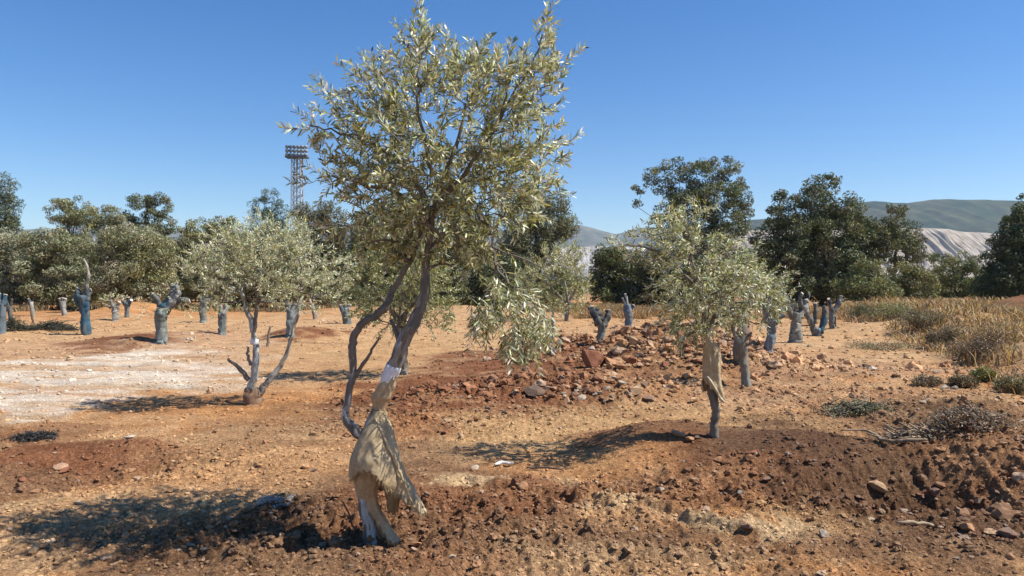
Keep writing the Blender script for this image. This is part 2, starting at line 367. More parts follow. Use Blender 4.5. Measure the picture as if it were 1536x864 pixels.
# ------------------------------------------------------------------ ground mesh
T_ = np.array
TAN=T_((.43,.242,.112)); ORG=T_((.42,.205,.080)); RED=T_((.20,.083,.038)); DRK=T_((.12,.062,.033)); CRM=T_((.62,.52,.40)); PAL=T_((.51,.335,.175)); STR=T_((.47,.29,.135)); REDB=T_((.22,.102,.048)); BRN=T_((.21,.12,.063)); PNK=T_((.44,.27,.15))
PATCH = [(300,530,560,60,PAL,.5),(110,560,200,40,CRM,1.0),(30,595,140,18,CRM,.7),(290,545,110,12,CRM,.8),(330,575,60,12,CRM,.4),(110,520,200,14,PNK,.6),
 (110,470,260,14,ORG,.9),(470,600,150,25,ORG,.6),(480,530,200,16,TAN,.7),(620,520,180,18,STR,.5),
 (600,640,110,40,RED,.55),(700,595,170,45,RED,1.0),(760,545,120,18,RED,.9),(830,560,130,25,RED,.6),(880,600,130,25,REDB,.9),(980,545,170,40,REDB,.6),(900,520,90,18,RED,.5),(1060,540,80,45,REDB,.5),
 (830,675,160,26,STR,.9),(800,640,150,14,STR,.8),(1020,622,200,14,STR,.6),(1180,640,90,10,STR,.9),(1000,600,90,14,TAN,.6),
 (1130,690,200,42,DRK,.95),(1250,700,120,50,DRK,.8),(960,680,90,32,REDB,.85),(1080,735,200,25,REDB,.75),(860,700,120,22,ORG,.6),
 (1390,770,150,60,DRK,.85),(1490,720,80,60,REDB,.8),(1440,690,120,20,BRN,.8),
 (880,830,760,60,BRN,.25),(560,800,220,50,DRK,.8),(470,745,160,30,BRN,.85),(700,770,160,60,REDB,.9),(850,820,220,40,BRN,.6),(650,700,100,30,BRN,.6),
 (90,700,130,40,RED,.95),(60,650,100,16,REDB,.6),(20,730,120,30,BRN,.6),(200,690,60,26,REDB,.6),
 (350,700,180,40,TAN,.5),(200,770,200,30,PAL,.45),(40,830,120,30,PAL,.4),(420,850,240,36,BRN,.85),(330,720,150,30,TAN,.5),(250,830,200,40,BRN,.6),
 (235,513,95,12,RED,1.0),(460,505,60,10,RED,1.0),(330,512,60,8,PNK,.8),(300,620,140,16,ORG,.6),(440,645,130,34,BRN,.45),(470,690,90,20,TAN,.5),
 (1320,520,150,30,PAL,.5),(1250,560,180,20,PNK,.6),(1300,640,180,18,BRN,.5),(1200,600,160,20,PNK,.5),(1440,640,120,30,BRN,.6),
 (1150,830,260,30,BRN,.55),(980,850,200,26,PAL,.35),(1230,790,110,20,STR,.4),(1400,830,140,26,BRN,.6),(700,850,120,20,REDB,.6)]
def ground_col(x, y):
    n = fbm(x*.5, y*.8, 4, 41); n2 = fbm(x*2.6, y*3.2, 4, 42); d = np.sqrt(x*x+y*y)
    c = TAN+(ORG-TAN)*sstep(.42, .62, n)[:, None]; c = c+(PAL-c)*(.5*sstep(.57, .74, n2))[:, None]; c = c+(BRN-c)*(.5*sstep(.56, .7, 1-n2))[:, None]
    stk = fbm(x*.7+3, y*3.2, 5, 49); wx = (fbm(x*.9, y*.9, 4, 43)-.5); wy = (fbm(x*.9+7, y*.9, 4, 44)-.5)
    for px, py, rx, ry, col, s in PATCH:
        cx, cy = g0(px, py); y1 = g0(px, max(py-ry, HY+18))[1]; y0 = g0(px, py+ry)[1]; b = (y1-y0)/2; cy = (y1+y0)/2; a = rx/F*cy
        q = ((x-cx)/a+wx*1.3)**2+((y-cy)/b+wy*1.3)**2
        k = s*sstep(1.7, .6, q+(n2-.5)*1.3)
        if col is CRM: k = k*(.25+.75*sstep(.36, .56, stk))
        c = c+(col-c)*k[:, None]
    c = c*(1-.28*ruts(x, y))[:, None]
    s, dist, ends = scarp(x, y)
    k = sstep(.22, .03, dist)*ends*sstep(.42, .55, fbm(x*2.2, y*2.2, 3, 47)); c = c+(T_((.50,.35,.19))-c)*(.8*k)[:, None]
    # streaks of pale dust on the track and far dry ground
    st = sstep(.52, .7, fbm(x*.5, y*3, 4, 45))*sstep(6, 10, d)*(1-sstep(30, 60, d)); c = c+(PAL-c)*(.4*st)[:, None]
    far = sstep(70, 140, d); c = c+(T_((.16,.14,.07))-c)*far[:, None]
    for cx, cy, a, b in ((20.4,29.3,1.5,1.7),(22.6,29.6,2.2,2)):
        c = c+(RED-c)*np.exp(-((x-cx)/a)**4-((y-cy)/b)**4)[:, None]
    k = sstep(.1, 2.2, x-np.interp(y, [5, 9.4, 14, 20, 33, 60], [6.4, 7.4, 8.3, 10.3, 14.5, 24]))*(1-np.exp(-((x-21.3)/2.4)**2-((y-29.5)/1.8)**2))
    c = c+(T_((.33,.235,.12))-c)*(.7*k)[:, None]
    return c
def build_ground():
    th = np.concatenate([np.radians(np.arange(-180, -46, 3.)), np.radians(np.linspace(-46, 46, 900)), np.radians(np.arange(49, 180, 3.))])
    r = np.concatenate([[.5, 1, 1.7, 2.4], np.geomspace(3.0, 14, 560), np.geomspace(14.1, 60, 300), np.geomspace(62, 5900, 90)])
    A, Rr = np.meshgrid(th, r); x = (np.sin(A)*Rr).ravel(); y = (np.cos(A)*Rr).ravel(); z = hf(x, y)
    d = np.sqrt(x*x+y*y); z = z*(1-sstep(300, 900, d))
    V = np.stack([x, y, z], 1); na = len(th); i = np.arange(len(r)-1)[:, None]*na; j = np.arange(na)[None]; j2 = (j+1) % na
    Q = np.stack([i+j, i+na+j, i+na+j2, i+j2], -1).reshape(-1, 4); Q = Q[:, ::-1]
    V = np.concatenate([V, [[0, 0, 0]]]); c0 = len(V)-1; T = np.stack([np.full(na, c0), np.arange(na), (np.arange(na)+1) % na], 1)[:, ::-1]
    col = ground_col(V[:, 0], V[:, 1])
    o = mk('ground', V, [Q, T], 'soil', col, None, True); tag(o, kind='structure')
    # faces must point up
    if o.data.polygons[2000].normal.z < 0: o.data.flip_normals()
build_ground()

# ------------------------------------------------------------------ stones
def ico(sub):
    t = (1+5**.5)/2; v = [(-1,t,0),(1,t,0),(-1,-t,0),(1,-t,0),(0,-1,t),(0,1,t),(0,-1,-t),(0,1,-t),(t,0,-1),(t,0,1),(-t,0,-1),(-t,0,1)]
    f = [(0,11,5),(0,5,1),(0,1,7),(0,7,10),(0,10,11),(1,5,9),(5,11,4),(11,10,2),(10,7,6),(7,1,8),(3,9,4),(3,4,2),(3,2,6),(3,6,8),(3,8,9),(4,9,5),(2,4,11),(6,2,10),(8,6,7),(9,8,1)]
    v = [unit(np.array(q, float)) for q in v]
    for _ in range(sub):
        nf = []; mid = {}
        def mp(a, b):
            k = (min(a, b), max(a, b))
            if k not in mid: v.append(unit(v[a]+v[b])); mid[k] = len(v)-1
            return mid[k]
        for a, b, c in f:
            p, q, r = mp(a, b), mp(b, c), mp(c, a); nf += [(a, p, r), (p, b, q), (r, q, c), (p, q, r)]
        f = nf
    return np.array(v), np.array(f)
I0, F0 = ico(0); I1, F1 = ico(1); I3, F3 = ico(3)
def rock_shape(seed, cuts=9, flat=.7):
    g = np.random.default_rng(seed); v = I3.copy()
    for _ in range(cuts):
        n = unit(g.normal(size=3)); d = g.uniform(.45, .8); k = np.maximum(0, v@n-d); v = v-k[:, None]*n
    v = v*(1+.06*(vn(v[:,0]*3+seed, v[:,1]*3, v[:,2]*3, seed)[:, None]-.5)*2+.05*(vn(v[:,0]*8+seed, v[:,1]*8, v[:,2]*8, seed)[:, None]-.5))
    v = v*np.array((1, g.uniform(.65, .95), g.uniform(.5, .5+flat*.5))); return v/np.abs(v).max()
ROCKC = dict(red=(.26,.105,.055), brown=(.24,.15,.10), tan=(.42,.27,.15), grey=(.38,.31,.23), pink=(.42,.25,.15), dark=(.14,.09,.06), orange=(.42,.22,.11), cream=(.55,.45,.33))
rock_me = {}
def rock_mesh(kind, var):
    k = (kind, var)
    if k not in rock_me:
        v = rock_shape(var*13+5); base = np.array(ROCKC[kind]); n = vn(v[:,0]*2.2+var, v[:,1]*2.2, v[:,2]*2.2, var+3)
        o = mk('rock', v, F3, 'rock', np.clip(base*(.75+.5*n[:, None]), 0, .9), None, False); rock_me[k] = o.data; bpy.data.objects.remove(o)
    return rock_me[k]
ROCKPOS = []
def rock(px, py, wpx, kind, label, group=None, flat=.8, name='rock', sink=.25, rz=None, var=None):
    X, Y, Z = hit(px, py); s = wpx/F*Y*.5
    o = bpy.data.objects.new(name, rock_mesh(kind, random.randrange(6) if var is None else var)); COL.objects.link(o)
    o.location = (X, Y, Z+s*flat*(.55-sink)); o.scale = (s, s*random.uniform(.75, 1.05), s*flat*random.uniform(.85, 1.15))
    o.rotation_euler = (random.uniform(-.5, .5), random.uniform(-.5, .5), random.uniform(0, 6.28) if rz is None else rz)
    ROCKPOS.append((X, Y, s)); return tag(o, label, 'rock', group)
# rocks one can point to
rock(890,552,42,'red','large angular red boulder lying before the dark armed stump, tall slab of the heap',flat=1.2,var=0)
rock(918,548,34,'orange','square orange boulder beside the tall red boulder in front of the stump with dark arms',flat=.9,var=1)
rock(947,545,22,'red','upright reddish block just right of the square orange boulder',flat=1.1,var=2)
rock(952,518,26,'tan','pale tan rock on top of the stone heap, below the blue wrapped stump',flat=.8,var=3)
rock(803,590,36,'dark','dark brown boulder tipped over in the red gravel ridge behind the white taped olive',flat=.8,var=4)
rock(893,538,12,'grey','small light rock at the foot of the square orange boulder',var=5)
rock(955,592,22,'tan','tan upright slab at the right end of the gravel ridge',flat=1.5,var=1)
rock(976,601,26,'brown','flat brown slab lying right of the tan upright slab',flat=.5,var=2)
rock(1020,654,30,'pink','pinkish flat rock left of the foot of the olive with the short burlap sleeve',flat=.5,var=3)
rock(1034,662,18,'orange','orange stone leaning on the pinkish flat rock at the right olive',flat=.9,var=4)
rock(1046,658,14,'dark','dark clod between the orange stone and the foot of the right olive',var=5)
rock(1078,692,16,'orange','orange red stone on the dark mound below the right olive',var=0)
rock(1127,682,22,'red','low red clod on the dark mound right of the right olive',flat=.6,var=1)
rock(1112,741,13,'grey','round grey stone on the lower edge of the dark mound',var=2,flat=.9)
rock(992,737,13,'cream','pale rounded stone lying above the cream eroded step',var=3)
rock(1318,736,30,'tan','tan pointed rock on the lip of the dark hollow at right',flat=1.1,var=4)
rock(1152,722,20,'brown','brown rock casting a dark shade on the slope of the right mound',var=5)
rock(1236,806,16,'cream','cream stone standing in the loose soil below the hollow',flat=1.2,var=0)
rock(1121,796,26,'brown','brown lump at the lower end of the cream eroded step',flat=.8,var=1)
rock(1020,836,16,'pink','lone pinkish stone on bare brown soil near the bottom edge',flat=.9,var=2)
rock(1515,808,50,'brown','big brown rock at the right edge near the bottom corner',flat=.7,var=3)
rock(1490,802,28,'tan','tan rock left of the big brown rock by the bottom right corner',flat=.7,var=4)
rock(1452,793,26,'orange','orange brown rock at the bottom of the dark hollow',flat=.7,var=5)
rock(48,829,24,'tan','smooth tan block at the end of the big tree shadow, bottom left',flat=.9,var=1)
rock(622,822,20,'orange','light orange stone right of the foot of the large wrapped olive',flat=.6,var=0)
rock(678,838,13,'cream','cream stone low down right of the large wrapped olive',var=2)
rock(686,800,11,'orange','small orange stone right of the loose burlap flap',var=3)
rock(712,703,14,'cream','cream flat chip lying left of the bent white twig',flat=.4,var=4)
rock(470,707,12,'grey','small grey stone left of the burlap wrap on the large olive',var=5)
rock(434,751,20,'cream','pale flat stone in the soil left of the large olive, below its shadow edge',flat=.5,var=0)
rock(392,758,26,'grey','grey stone lying by the tip of the large tree shadow',flat=.7,var=1)
rock(120,758,22,'cream','cream broken stone at the lower rim of the red basin on the left',flat=.5,var=2)
rock(95,708,28,'red','reddish lump lying in the red basin on the left',flat=.4,var=3)
rock(90,701,22,'pink','flat pink slab in the red basin on the left',flat=.35,var=4)
rock(30,722,16,'red','dark red stone low in the red basin at the left edge',flat=.6,var=5)
rock(194,658,18,'cream','cream stone on the upper right rim of the red basin',flat=.5,var=0)
rock(286,820,18,'pink','pinkish stone inside the big tree shadow',flat=.6,var=1)
rock(305,826,14,'grey','grey stone inside the big tree shadow right of the pinkish one',flat=.6,var=2)
rock(215,870,24,'dark','dark stone on the bottom edge under the big tree shadow',flat=.6,var=3)
rock(1310,556,14,'cream','white stone in the row of rubble behind the brush heap at right',flat=.9,var=1)
rock(1300,552,16,'dark','dark stone just left of the white stone in the row of rubble at right',flat=.8,var=2)
rock(772,728,20,'red','red clod with a cleft below the bent white twig',flat=1.3,var=5)
rock(786,735,18,'orange','orange clod right of the cleft red clod',flat=1.1,var=0)
rock(880,760,16,'brown','brown clod on the eroded step, left of the cream bank',flat=.7,var=2)
rock(640,745,14,'brown','brown stone near the tips of the burlap flap',flat=.7,var=3)
# heaps: pieces that nothing tells apart
def heap(n, px, py, sx, sy, w0, w1, kinds, label, group):
    for _ in range(n):
        a = random.gauss(0, 1); b = random.gauss(0, 1)
        if a*a+b*b > 4: a *= .5; b *= .5
        x, y = px+a*sx, min(860, max(462, py+b*sy)); rock(x, y, random.uniform(w0, w1)*random.uniform(.6, 1), random.choice(kinds), label, group, random.uniform(.5, 1.1), sink=.2)
heap(95,975,515,62,19,7,20,['pink','tan','red','brown','grey','pink'],'angular pink or tan stone in the big heap of rubble around the dark armed stump','stones of the big rubble heap')
heap(30,1062,545,28,12,7,16,['pink','tan','red'],'angular stone on the slope behind the olive with the short burlap sleeve','stones behind the right olive')
heap(60,900,588,42,13,6,17,['grey','tan','brown','pink'],'broken grey or tan stone at the right end of the gravel ridge','stones of the gravel ridge')
heap(50,690,605,62,26,5,14,['red','orange','brown','tan'],'reddish clod in the loose gravel behind the white taped olive trunk','clods behind the large olive')
heap(22,1400,560,60,22,6,14,['grey','tan','cream','brown'],'small pale stone in the rubble rows near the dry grass','stones by the dry grass')
heap(22,1390,775,70,28,8,22,['brown','red','tan'],'brown clod in and around the dark hollow at right','clods around the hollow')
heap(12,315,505,30,6,4,9,['grey','cream'],'small white stone in the heap beside the stump with blue arms','white stones near the blue armed stump')
heap(14,560,480,60,6,4,9,['pink','cream'],'far small stone in the strip of rubble behind the green olive','far stones behind the green olive')

def scatter(n, name, rmin, rmax, smin, smax, label, seedk, bias, prm=1.6, kinds=None, Iv=I0, Fv=F0, tone=1.):
    th = rng.uniform(-.75, .75, n*3); r = np.exp(rng.uniform(math.log(rmin), math.log(rmax), n*3)); x = np.sin(th)*r; y = np.cos(th)*r
    dens = bias(x, y); keep = rng.uniform(size=len(x)) < dens; x = x[keep][:n]; y = y[keep][:n]; n = len(x); r = np.sqrt(x*x+y*y)
    u = rng.uniform(size=n)**3.0; s = (smin+(smax-smin)*u)*np.maximum(.6, (r/6)**.75)
    z = hf(x, y)
    sh = Iv[None]*(1+.35*rng.normal(size=(n, len(Iv), 1))*.6)*np.stack([np.ones(n), rng.uniform(.6, 1, n), rng.uniform(.4, .9, n)], 1)[:, None]
    a = rng.uniform(0, 6.28, n); ca, sa = np.cos(a)[:, None], np.sin(a)[:, None]
    X = sh[..., 0]*ca-sh[..., 1]*sa; Y = sh[..., 0]*sa+sh[..., 1]*ca
    V = np.stack([X*s[:, None]+x[:, None], Y*s[:, None]+y[:, None], sh[..., 2]*s[:, None]+(z+s*.25)[:, None]], -1).reshape(-1, 3)
    Fc = (Fv[None]+np.arange(n)[:, None, None]*len(Iv)).reshape(-1, 3)
    g = ground_col(x, y); k = rng.uniform(size=n); al = np.array([ROCKC[q] for q in ('red','tan','grey','cream','orange','brown')])[rng.integers(0, 6, n)]
    c = g*tone*rng.uniform(.7, 1.2, (n, 1)); c = np.where((k > .86)[:, None], c*.6+al*.4, c)
    o = mk(name, V, Fc, 'rock', np.clip(np.repeat(c, len(Iv), 0), .02, .75), None, False); tag(o, label, 'stones', kind='stuff')
def heapf(x, y):
    r = 0
    for px, py, a, b, e in ((960,540,2.4,2.4,1.),(1075,548,1.6,1.8,1.),(900,592,1.3,.8,.8),(860,520,1.4,1.2,.6),(690,600,1.7,1.0,.35),(1330,556,1.6,.7,.4),(1410,760,.9,.5,.35)):
        cx, cy = g0(px, py); r = r+e*np.exp(-((x-cx)/a)**2-((y-cy)/b)**2)
    return np.clip(r-.12, 0, 1)
track = lambda x, y: np.exp(-(((x+2.2)/3.5)**2+((y-16)/4.5)**2))
scatter(42000, 'pebbles', 3.2, 34, .0035, .022, 'pebbles and crumbs of soil strewn over the whole field', 1, lambda x, y: np.clip(.16+rough_field(x, y)*.8-.14*track(x, y), .02, 1))
scatter(5200, 'soil_clods', 3.3, 26, .014, .042, 'larger clods of red soil and broken stone lying in the rough places', 2, lambda x, y: np.clip(.03+rough_field(x, y)**1.5*.9, 0, 1), Iv=I1, Fv=F1)
scatter(6500, 'rubble', 5, 24, .018, .075, 'angular broken stone heaped in the middle of the field', 3, heapf, Iv=I1, Fv=F1, tone=1.25)

# ------------------------------------------------------------------ foreground olive in burlap
SIL=(.70,.70,.50); SIL2=(.54,.54,.32); OLV=(.22,.235,.08); OLB=(.28,.25,.10); OLD=(.11,.12,.048); YEL=(.50,.48,.19)
BARK=(.15,.13,.105); GBK=(.25,.25,.22); BLU=(.09,.15,.165); COPR=(.04,.095,.125)
def px_path(pts, D, k=4, dy=None):
    """rows (px, py, width px[, depth offset]) -> points, radii"""
    A = np.array([(*p, 0) if len(p) == 3 else p for p in pts], float); A = smooth_path(A, k)
    P = np.stack([(A[:,0]-768)/F*D, D+A[:,3], H-(A[:,1]-HY)/F*D], 1); return P, np.maximum(A[:,2], .4)/F*D/2
def jitter(P, a, seed=0):
    g = np.random.default_rng(seed); d = g.normal(size=P.shape)*a; d[0] = 0; return P+d
def main_olive():
    X, D, Z = hit(560, 806); D = float(D)
    root = empty('olive_tree', (X, D, Z-.02), 'large leaning olive tree wrapped in burlap sacking with a white band on its trunk, foreground', 'tree')
    s = Skel(); tr = MB()
    P1, R1 = px_path([(556,822,24,.02),(553,790,20,.02),(546,750,20),(548,700,24),(556,650,26),(567,613,17),(572,598,18),(580,576,18),(588,556,20),(602,520,19),(615,492,19),(630,462,16,.03),(636,430,14,.05),(637,400,12,.06),(642,365,11,.06),(646,325,10,.05),(656,290,8,.02),(672,250,7,0),(690,205,5,-.05),(700,160,4,-.05)], D, 4)
    # colour along the stem: blue-grey paint low down, brown higher
    t = np.linspace(0, 1, len(P1))[:, None]; LOW = T_((.40,.43,.42)); c1 = LOW+(T_(BARK)-LOW)*sstep(.42, .6, t)
    P1 = jitter(P1, .0035, 4)
    tr.tube(P1, R1, 24, c1, True, .18, 3, C2=T_((.26,.22,.17)))
    s.path(P1, R1)
    P2, R2 = px_path([(556,662,22,-.01),(543,650,17,-.03),(529,638,15,-.04),(521,624,11,-.04),(524,595,10,-.03),(530,560,10,-.02),(529,525,11,0),(531,504,11,0),(545,484,11,0),(562,472,11,.02),(576,461,12,.04),(588,432,8,.08),(604,405,7,.1),(620,375,7,.12),(628,335,6,.12),(618,290,5,.1)], D, 4)
    st = MB(); t2 = np.linspace(0, 1, len(P2))[:, None]; c2 = T_((.50,.50,.46))+(T_(BARK)-T_((.50,.50,.46)))*sstep(.26, .46, t2); P2 = jitter(P2, .004, 5)
    st.tube(P2, R2, 20, c2, True, .24, 8, C2=T_((.17,.14,.11))); i2 = s.path(P2, R2, s.near(P2[0]))
    P3, R3 = px_path([(535,566,7,-.02),(543,550,6,-.03),(555,533,5,-.04),(562,520,4,-.04),(571,505,3,-.04)], D, 3); st.tube(jitter(P3,.003,2), R3, 7, BARK, True, .2, 4)
    P4, R4 = px_path([(602,520,12,.01),(594,500,7,.02),(585,480,6,.04)], D, 3); tr.tube(P4, R4, 8, BARK, True, .2, 4)
    lims = [[(646,330,9,.05),(632,290,8,.12),(612,255,6,.2),(590,215,4,.3)],[(646,322,9,.05),(668,296,8,-.05),(705,262,6,-.18),(740,215,4,-.3),(760,160,3,-.35)],
            [(645,340,7,.05),(610,300,6,-.1),(560,285,5,-.2),(515,275,3,-.3)],[(656,290,7,.02),(690,270,6,.15),(740,255,5,.3),(790,235,3,.35)],[(643,365,6,.06),(668,340,5,.15),(700,330,4,.25),(735,330,3,.1)],
            [(660,280,6,0),(640,220,5,-.2),(636,150,4,-.3),(634,90,3,-.25)],[(740,215,4,-.3),(775,150,3,-.3),(800,110,2,-.3),(808,80,2,-.3)],[(612,255,6,.2),(560,215,4,.1),(510,200,3,0),(465,188,2,0)]]
    for L in lims:
        P, R = px_path(L, D, 4); P = jitter(P, .008, int(L[1][0])); s.path(P, R, s.near(P[0]))
    blobs = [(634,78,20,38,.10,-.25,1.3),(700,118,90,45,.35,-.1),(600,140,60,52,.4,.0),(660,180,130,90,.6,0),(755,140,55,60,.3,-.2),(812,92,18,38,.10,-.3,1.1),(800,120,45,40,.2,-.25,.7),
             (540,215,60,60,.4,.05),(478,185,24,12,.10,0,1.0),(505,140,22,14,.1,.05),(560,110,14,20,.1,0,.5),(780,210,60,80,.45,.05),(835,225,26,40,.2,.1,.6),(825,130,22,10,.1,-.1,.6),
             (590,270,85,55,.5,0),(535,262,34,42,.3,-.1),(462,265,18,8,.05,-.1,.8),(540,325,45,22,.2,-.1,.6),(570,365,45,22,.25,0,.5),(680,260,130,60,.6,0),(650,315,95,45,.45,.1),(770,290,60,55,.35,.1,.8),(725,345,45,40,.3,.1,.8),(600,330,55,40,.35,.05,.7),(690,370,45,24,.3,.15,.4)]
    tg = in_blobs(blobs, 900, D, .2); tg[:, 2] -= .06
    first = len(P1)//2
    tips = s.grow(list(tg), .07, .14, .02, int(first))
    # the drooping bough at the right
    Dd = [(716,322,5,.1),(735,345,5,.0),(741,375,5,-.05),(746,402,5,-.08),(765,425,4,-.1),(790,452,4,-.1),(815,480,3,-.1),(832,505,2,-.1)]
    P, R = px_path(Dd, D, 5); P = jitter(P, .006, 9); s.path(P, R*.8, s.near(P[0]))
    nman = len(s.P)
    P, R = px_path([(741,372,4,-.05),(760,380,3,-.02),(785,388,3,0),(810,400,2,.02)], D, 4); s.path(P, R*.8, s.near(P[0]))
    P, R = px_path([(745,400,4,-.08),(737,425,3,-.1),(727,445,3,-.12),(716,462,2,-.12)], D, 4); s.path(P, R*.8, s.near(P[0]))
    P, R = px_path([(765,425,4,-.1),(775,460,3,-.12),(778,495,3,-.12),(776,525,2,-.12)], D, 4); s.path(P, R*.8, s.near(P[0]))
    b2 = [(750,425,30,20,.12,-.1),(730,455,28,22,.15,-.1),(775,450,36,30,.2,-.1),(790,485,32,28,.18,-.1),(812,480,22,20,.15,-.1),(768,505,18,24,.12,-.1),(720,475,16,16,.1,-.12)]
    tg2 = in_blobs(b2, 105, D, .2); n0 = len(s.P); tips2 = s.grow(list(tg2), .06, .12, -.05, nman-20)
    br = MB(); lf = MB()
    # manual chains drawn above are redrawn here only where they are limbs
    s2 = s; keepP = len(P1)+len(P2)
    s.mesh(br, .0021, .47, .03, 6, BARK)
    cc = W(655, 230, D)
    tw = MB(); cols = [SIL, SIL2, OLV, OLB, OLD, YEL]
    ta = [s.P[i] for i in tips]
    hi = [p for p in ta if p[2] > H+(425-150)/F*D or abs(p[0]-cc[0]) > .55]; lo = [p for p in ta if not (p[2] > H+(425-150)/F*D or abs(p[0]-cc[0]) > .55)]
    twigs(tw, hi, cc, 24, .15, .052, .0115, cols, [7,4,2,2,1,1.5], .0015, .45, .0, lf, BARK)
    twigs(tw, lo, cc, 24, .16, .052, .0112, cols, [3,3.5,3,3.5,1.5,2], .0015, .35, .06, lf, BARK)
    for q in ((636,95,-.25),(628,70,-.25),(640,62,-.25),(815,85,-.3),(806,72,-.3),(824,100,-.3),(474,188,0)):
        twigs(tw, [W(q[0],q[1],D)+np.array((0,q[2],0))], cc-np.array((0,0,1.)), 26, .17, .054, .0125, cols, [8,4,1,1,.5,1], .0018, .9, 0, lf, BARK)
    dp = [s.P[i] for i in tips2]
    twigs(tw, dp, cc, 17, .16, .064, .0112, cols, [5,5,2,1.5,1,1], .0015, -.5, .22, lf, (.3,.27,.2))
    tr.build('trunk', 'bark', root); st.build('second_stem', 'bark', root)
    br.V += tw.V; br.C += tw.C; br.Q += [q+br.n for q in tw.Q]; br.T += [q+br.n for q in tw.T]; br.n += tw.n
    b = br.build('branches', 'bark', root); lf.build('crown', 'leaf', root, False)
    # white paint band
    pb = MB(); k0, k1 = [np.argmin(abs(P1[:,2]-W(0,y,D)[2])) for y in (577,550)]
    pb.tube(P1[k0:k1+1], R1[k0:k1+1]*1.18, 16, (.70,.70,.68), True, .06, 2); pb.build('paint_band', 'paint', root)
    burlap_main(root, D)
def cloth(name, rows, D, parent, seed=0, nang=56, full=True, wr=.035, k=5, hem=None, a0=-math.pi, a1=math.pi, col=(.58,.45,.27), fringe=0):
    """rows: (py, x left, x right, front depth factor); a loose sheet round a centre line"""
    A = smooth_path(np.array(rows, float), k); A = A[:, :5] if A.shape[1] > 4 else A
    n = len(A); ang = np.linspace(a0, a1, nang); V = np.zeros((n, nang, 3)); m = F
    for i in range(n):
        py, xl, xr, fd = A[i][:4]; cx = (xl+xr)/2; rx = (xr-xl)/2/m*D; ry = rx*fd
        f = i/n
        w = 1+wr*(1+1.5*f)*(np.sin(ang*3+seed+f*4)*.8+np.sin(ang*7+seed*2-f*6)*.5+np.sin(ang*13+seed*3+f*3)*.25)+wr*.8*(vn(np.cos(ang)*3+seed, np.full(nang, f*9), np.sin(ang)*3, seed)*2-1)
        w = w-wr*1.6*(np.abs(2*vn(ang*2.4+seed+f*1.5, np.full(nang, f*3.0), None, 5)-1)**.6-.6)+wr*.35*(vn(ang*9+f*5+seed, np.full(nang, f*24), None, 8)-.5)+wr*.6*(np.abs(2*vn(ang*1.5+f*6+seed, np.full(nang, f*14)-ang*1.2, None, 15)-1)-.5)
        V[i, :, 0] = (cx-768)/m*D+np.sin(ang)*rx*w; V[i, :, 1] = D-np.cos(ang)*ry*w+(A[i][4] if A.shape[1] > 4 else 0); V[i, :, 2] = H-(py-HY)/m*D
    idx = np.arange(n*nang).reshape(n, nang); keep = np.ones((n-1, nang-1), bool)
    if hem is not None:
        for i in range(n-1):
            for j in range(nang-1):
                v = V[i, j]; px = v[0]*m/D+768; py = HY+(H-v[2])*m/D; keep[i, j] = hem(px, py, ang[j], i, j)
    Q = np.stack([idx[:-1, :-1], idx[1:, :-1], idx[1:, 1:], idx[:-1, 1:]], -1)[keep]
    used = np.unique(Q); mp = -np.ones(n*nang, int); mp[used] = np.arange(len(used)); Vf = V.reshape(-1, 3)[used]; Q = mp[Q]
    o = mk(name, Vf, Q, 'burlap', col, parent, True)
    md = o.modifiers.new('thick', 'SOLIDIFY'); md.thickness = .004; md.offset = 0
    # frayed threads along the open edge
    if fringe:
        from collections import Counter
        cnt = Counter(); 
        for q in Q:
            for a, b in zip(q, np.roll(q, -1)): cnt[(min(a,b), max(a,b))] += 1
        ed = [e for e, c in cnt.items() if c == 1]; mb = MB(); ztop = Vf[:,2].max()-.03
        for a, b in ed:
            if Vf[a][2] > ztop: continue
            for _ in range(fringe):
                f = random.random(); p = Vf[a]*(1-f)+Vf[b]*f; L = random.uniform(.006, .03); d = np.array((random.gauss(0,.35), random.gauss(0,.35), -1)); mb.tube([p, p+d*L*.5, p+d*L+rng.normal(size=3)*.004], [.0011,.0009,.0005], 3, T_(col)*random.uniform(.9,1.3), False)
        if mb.n: 
            fo = mb.build('frayed_edge', 'burlap', None); fo.parent = o; fo.location = (0, 0, 0); me = fo.data
            off = np.array(parent.location); me.transform(__import__('mathutils').Matrix.Translation(Vector(tuple(-off))))
    return o
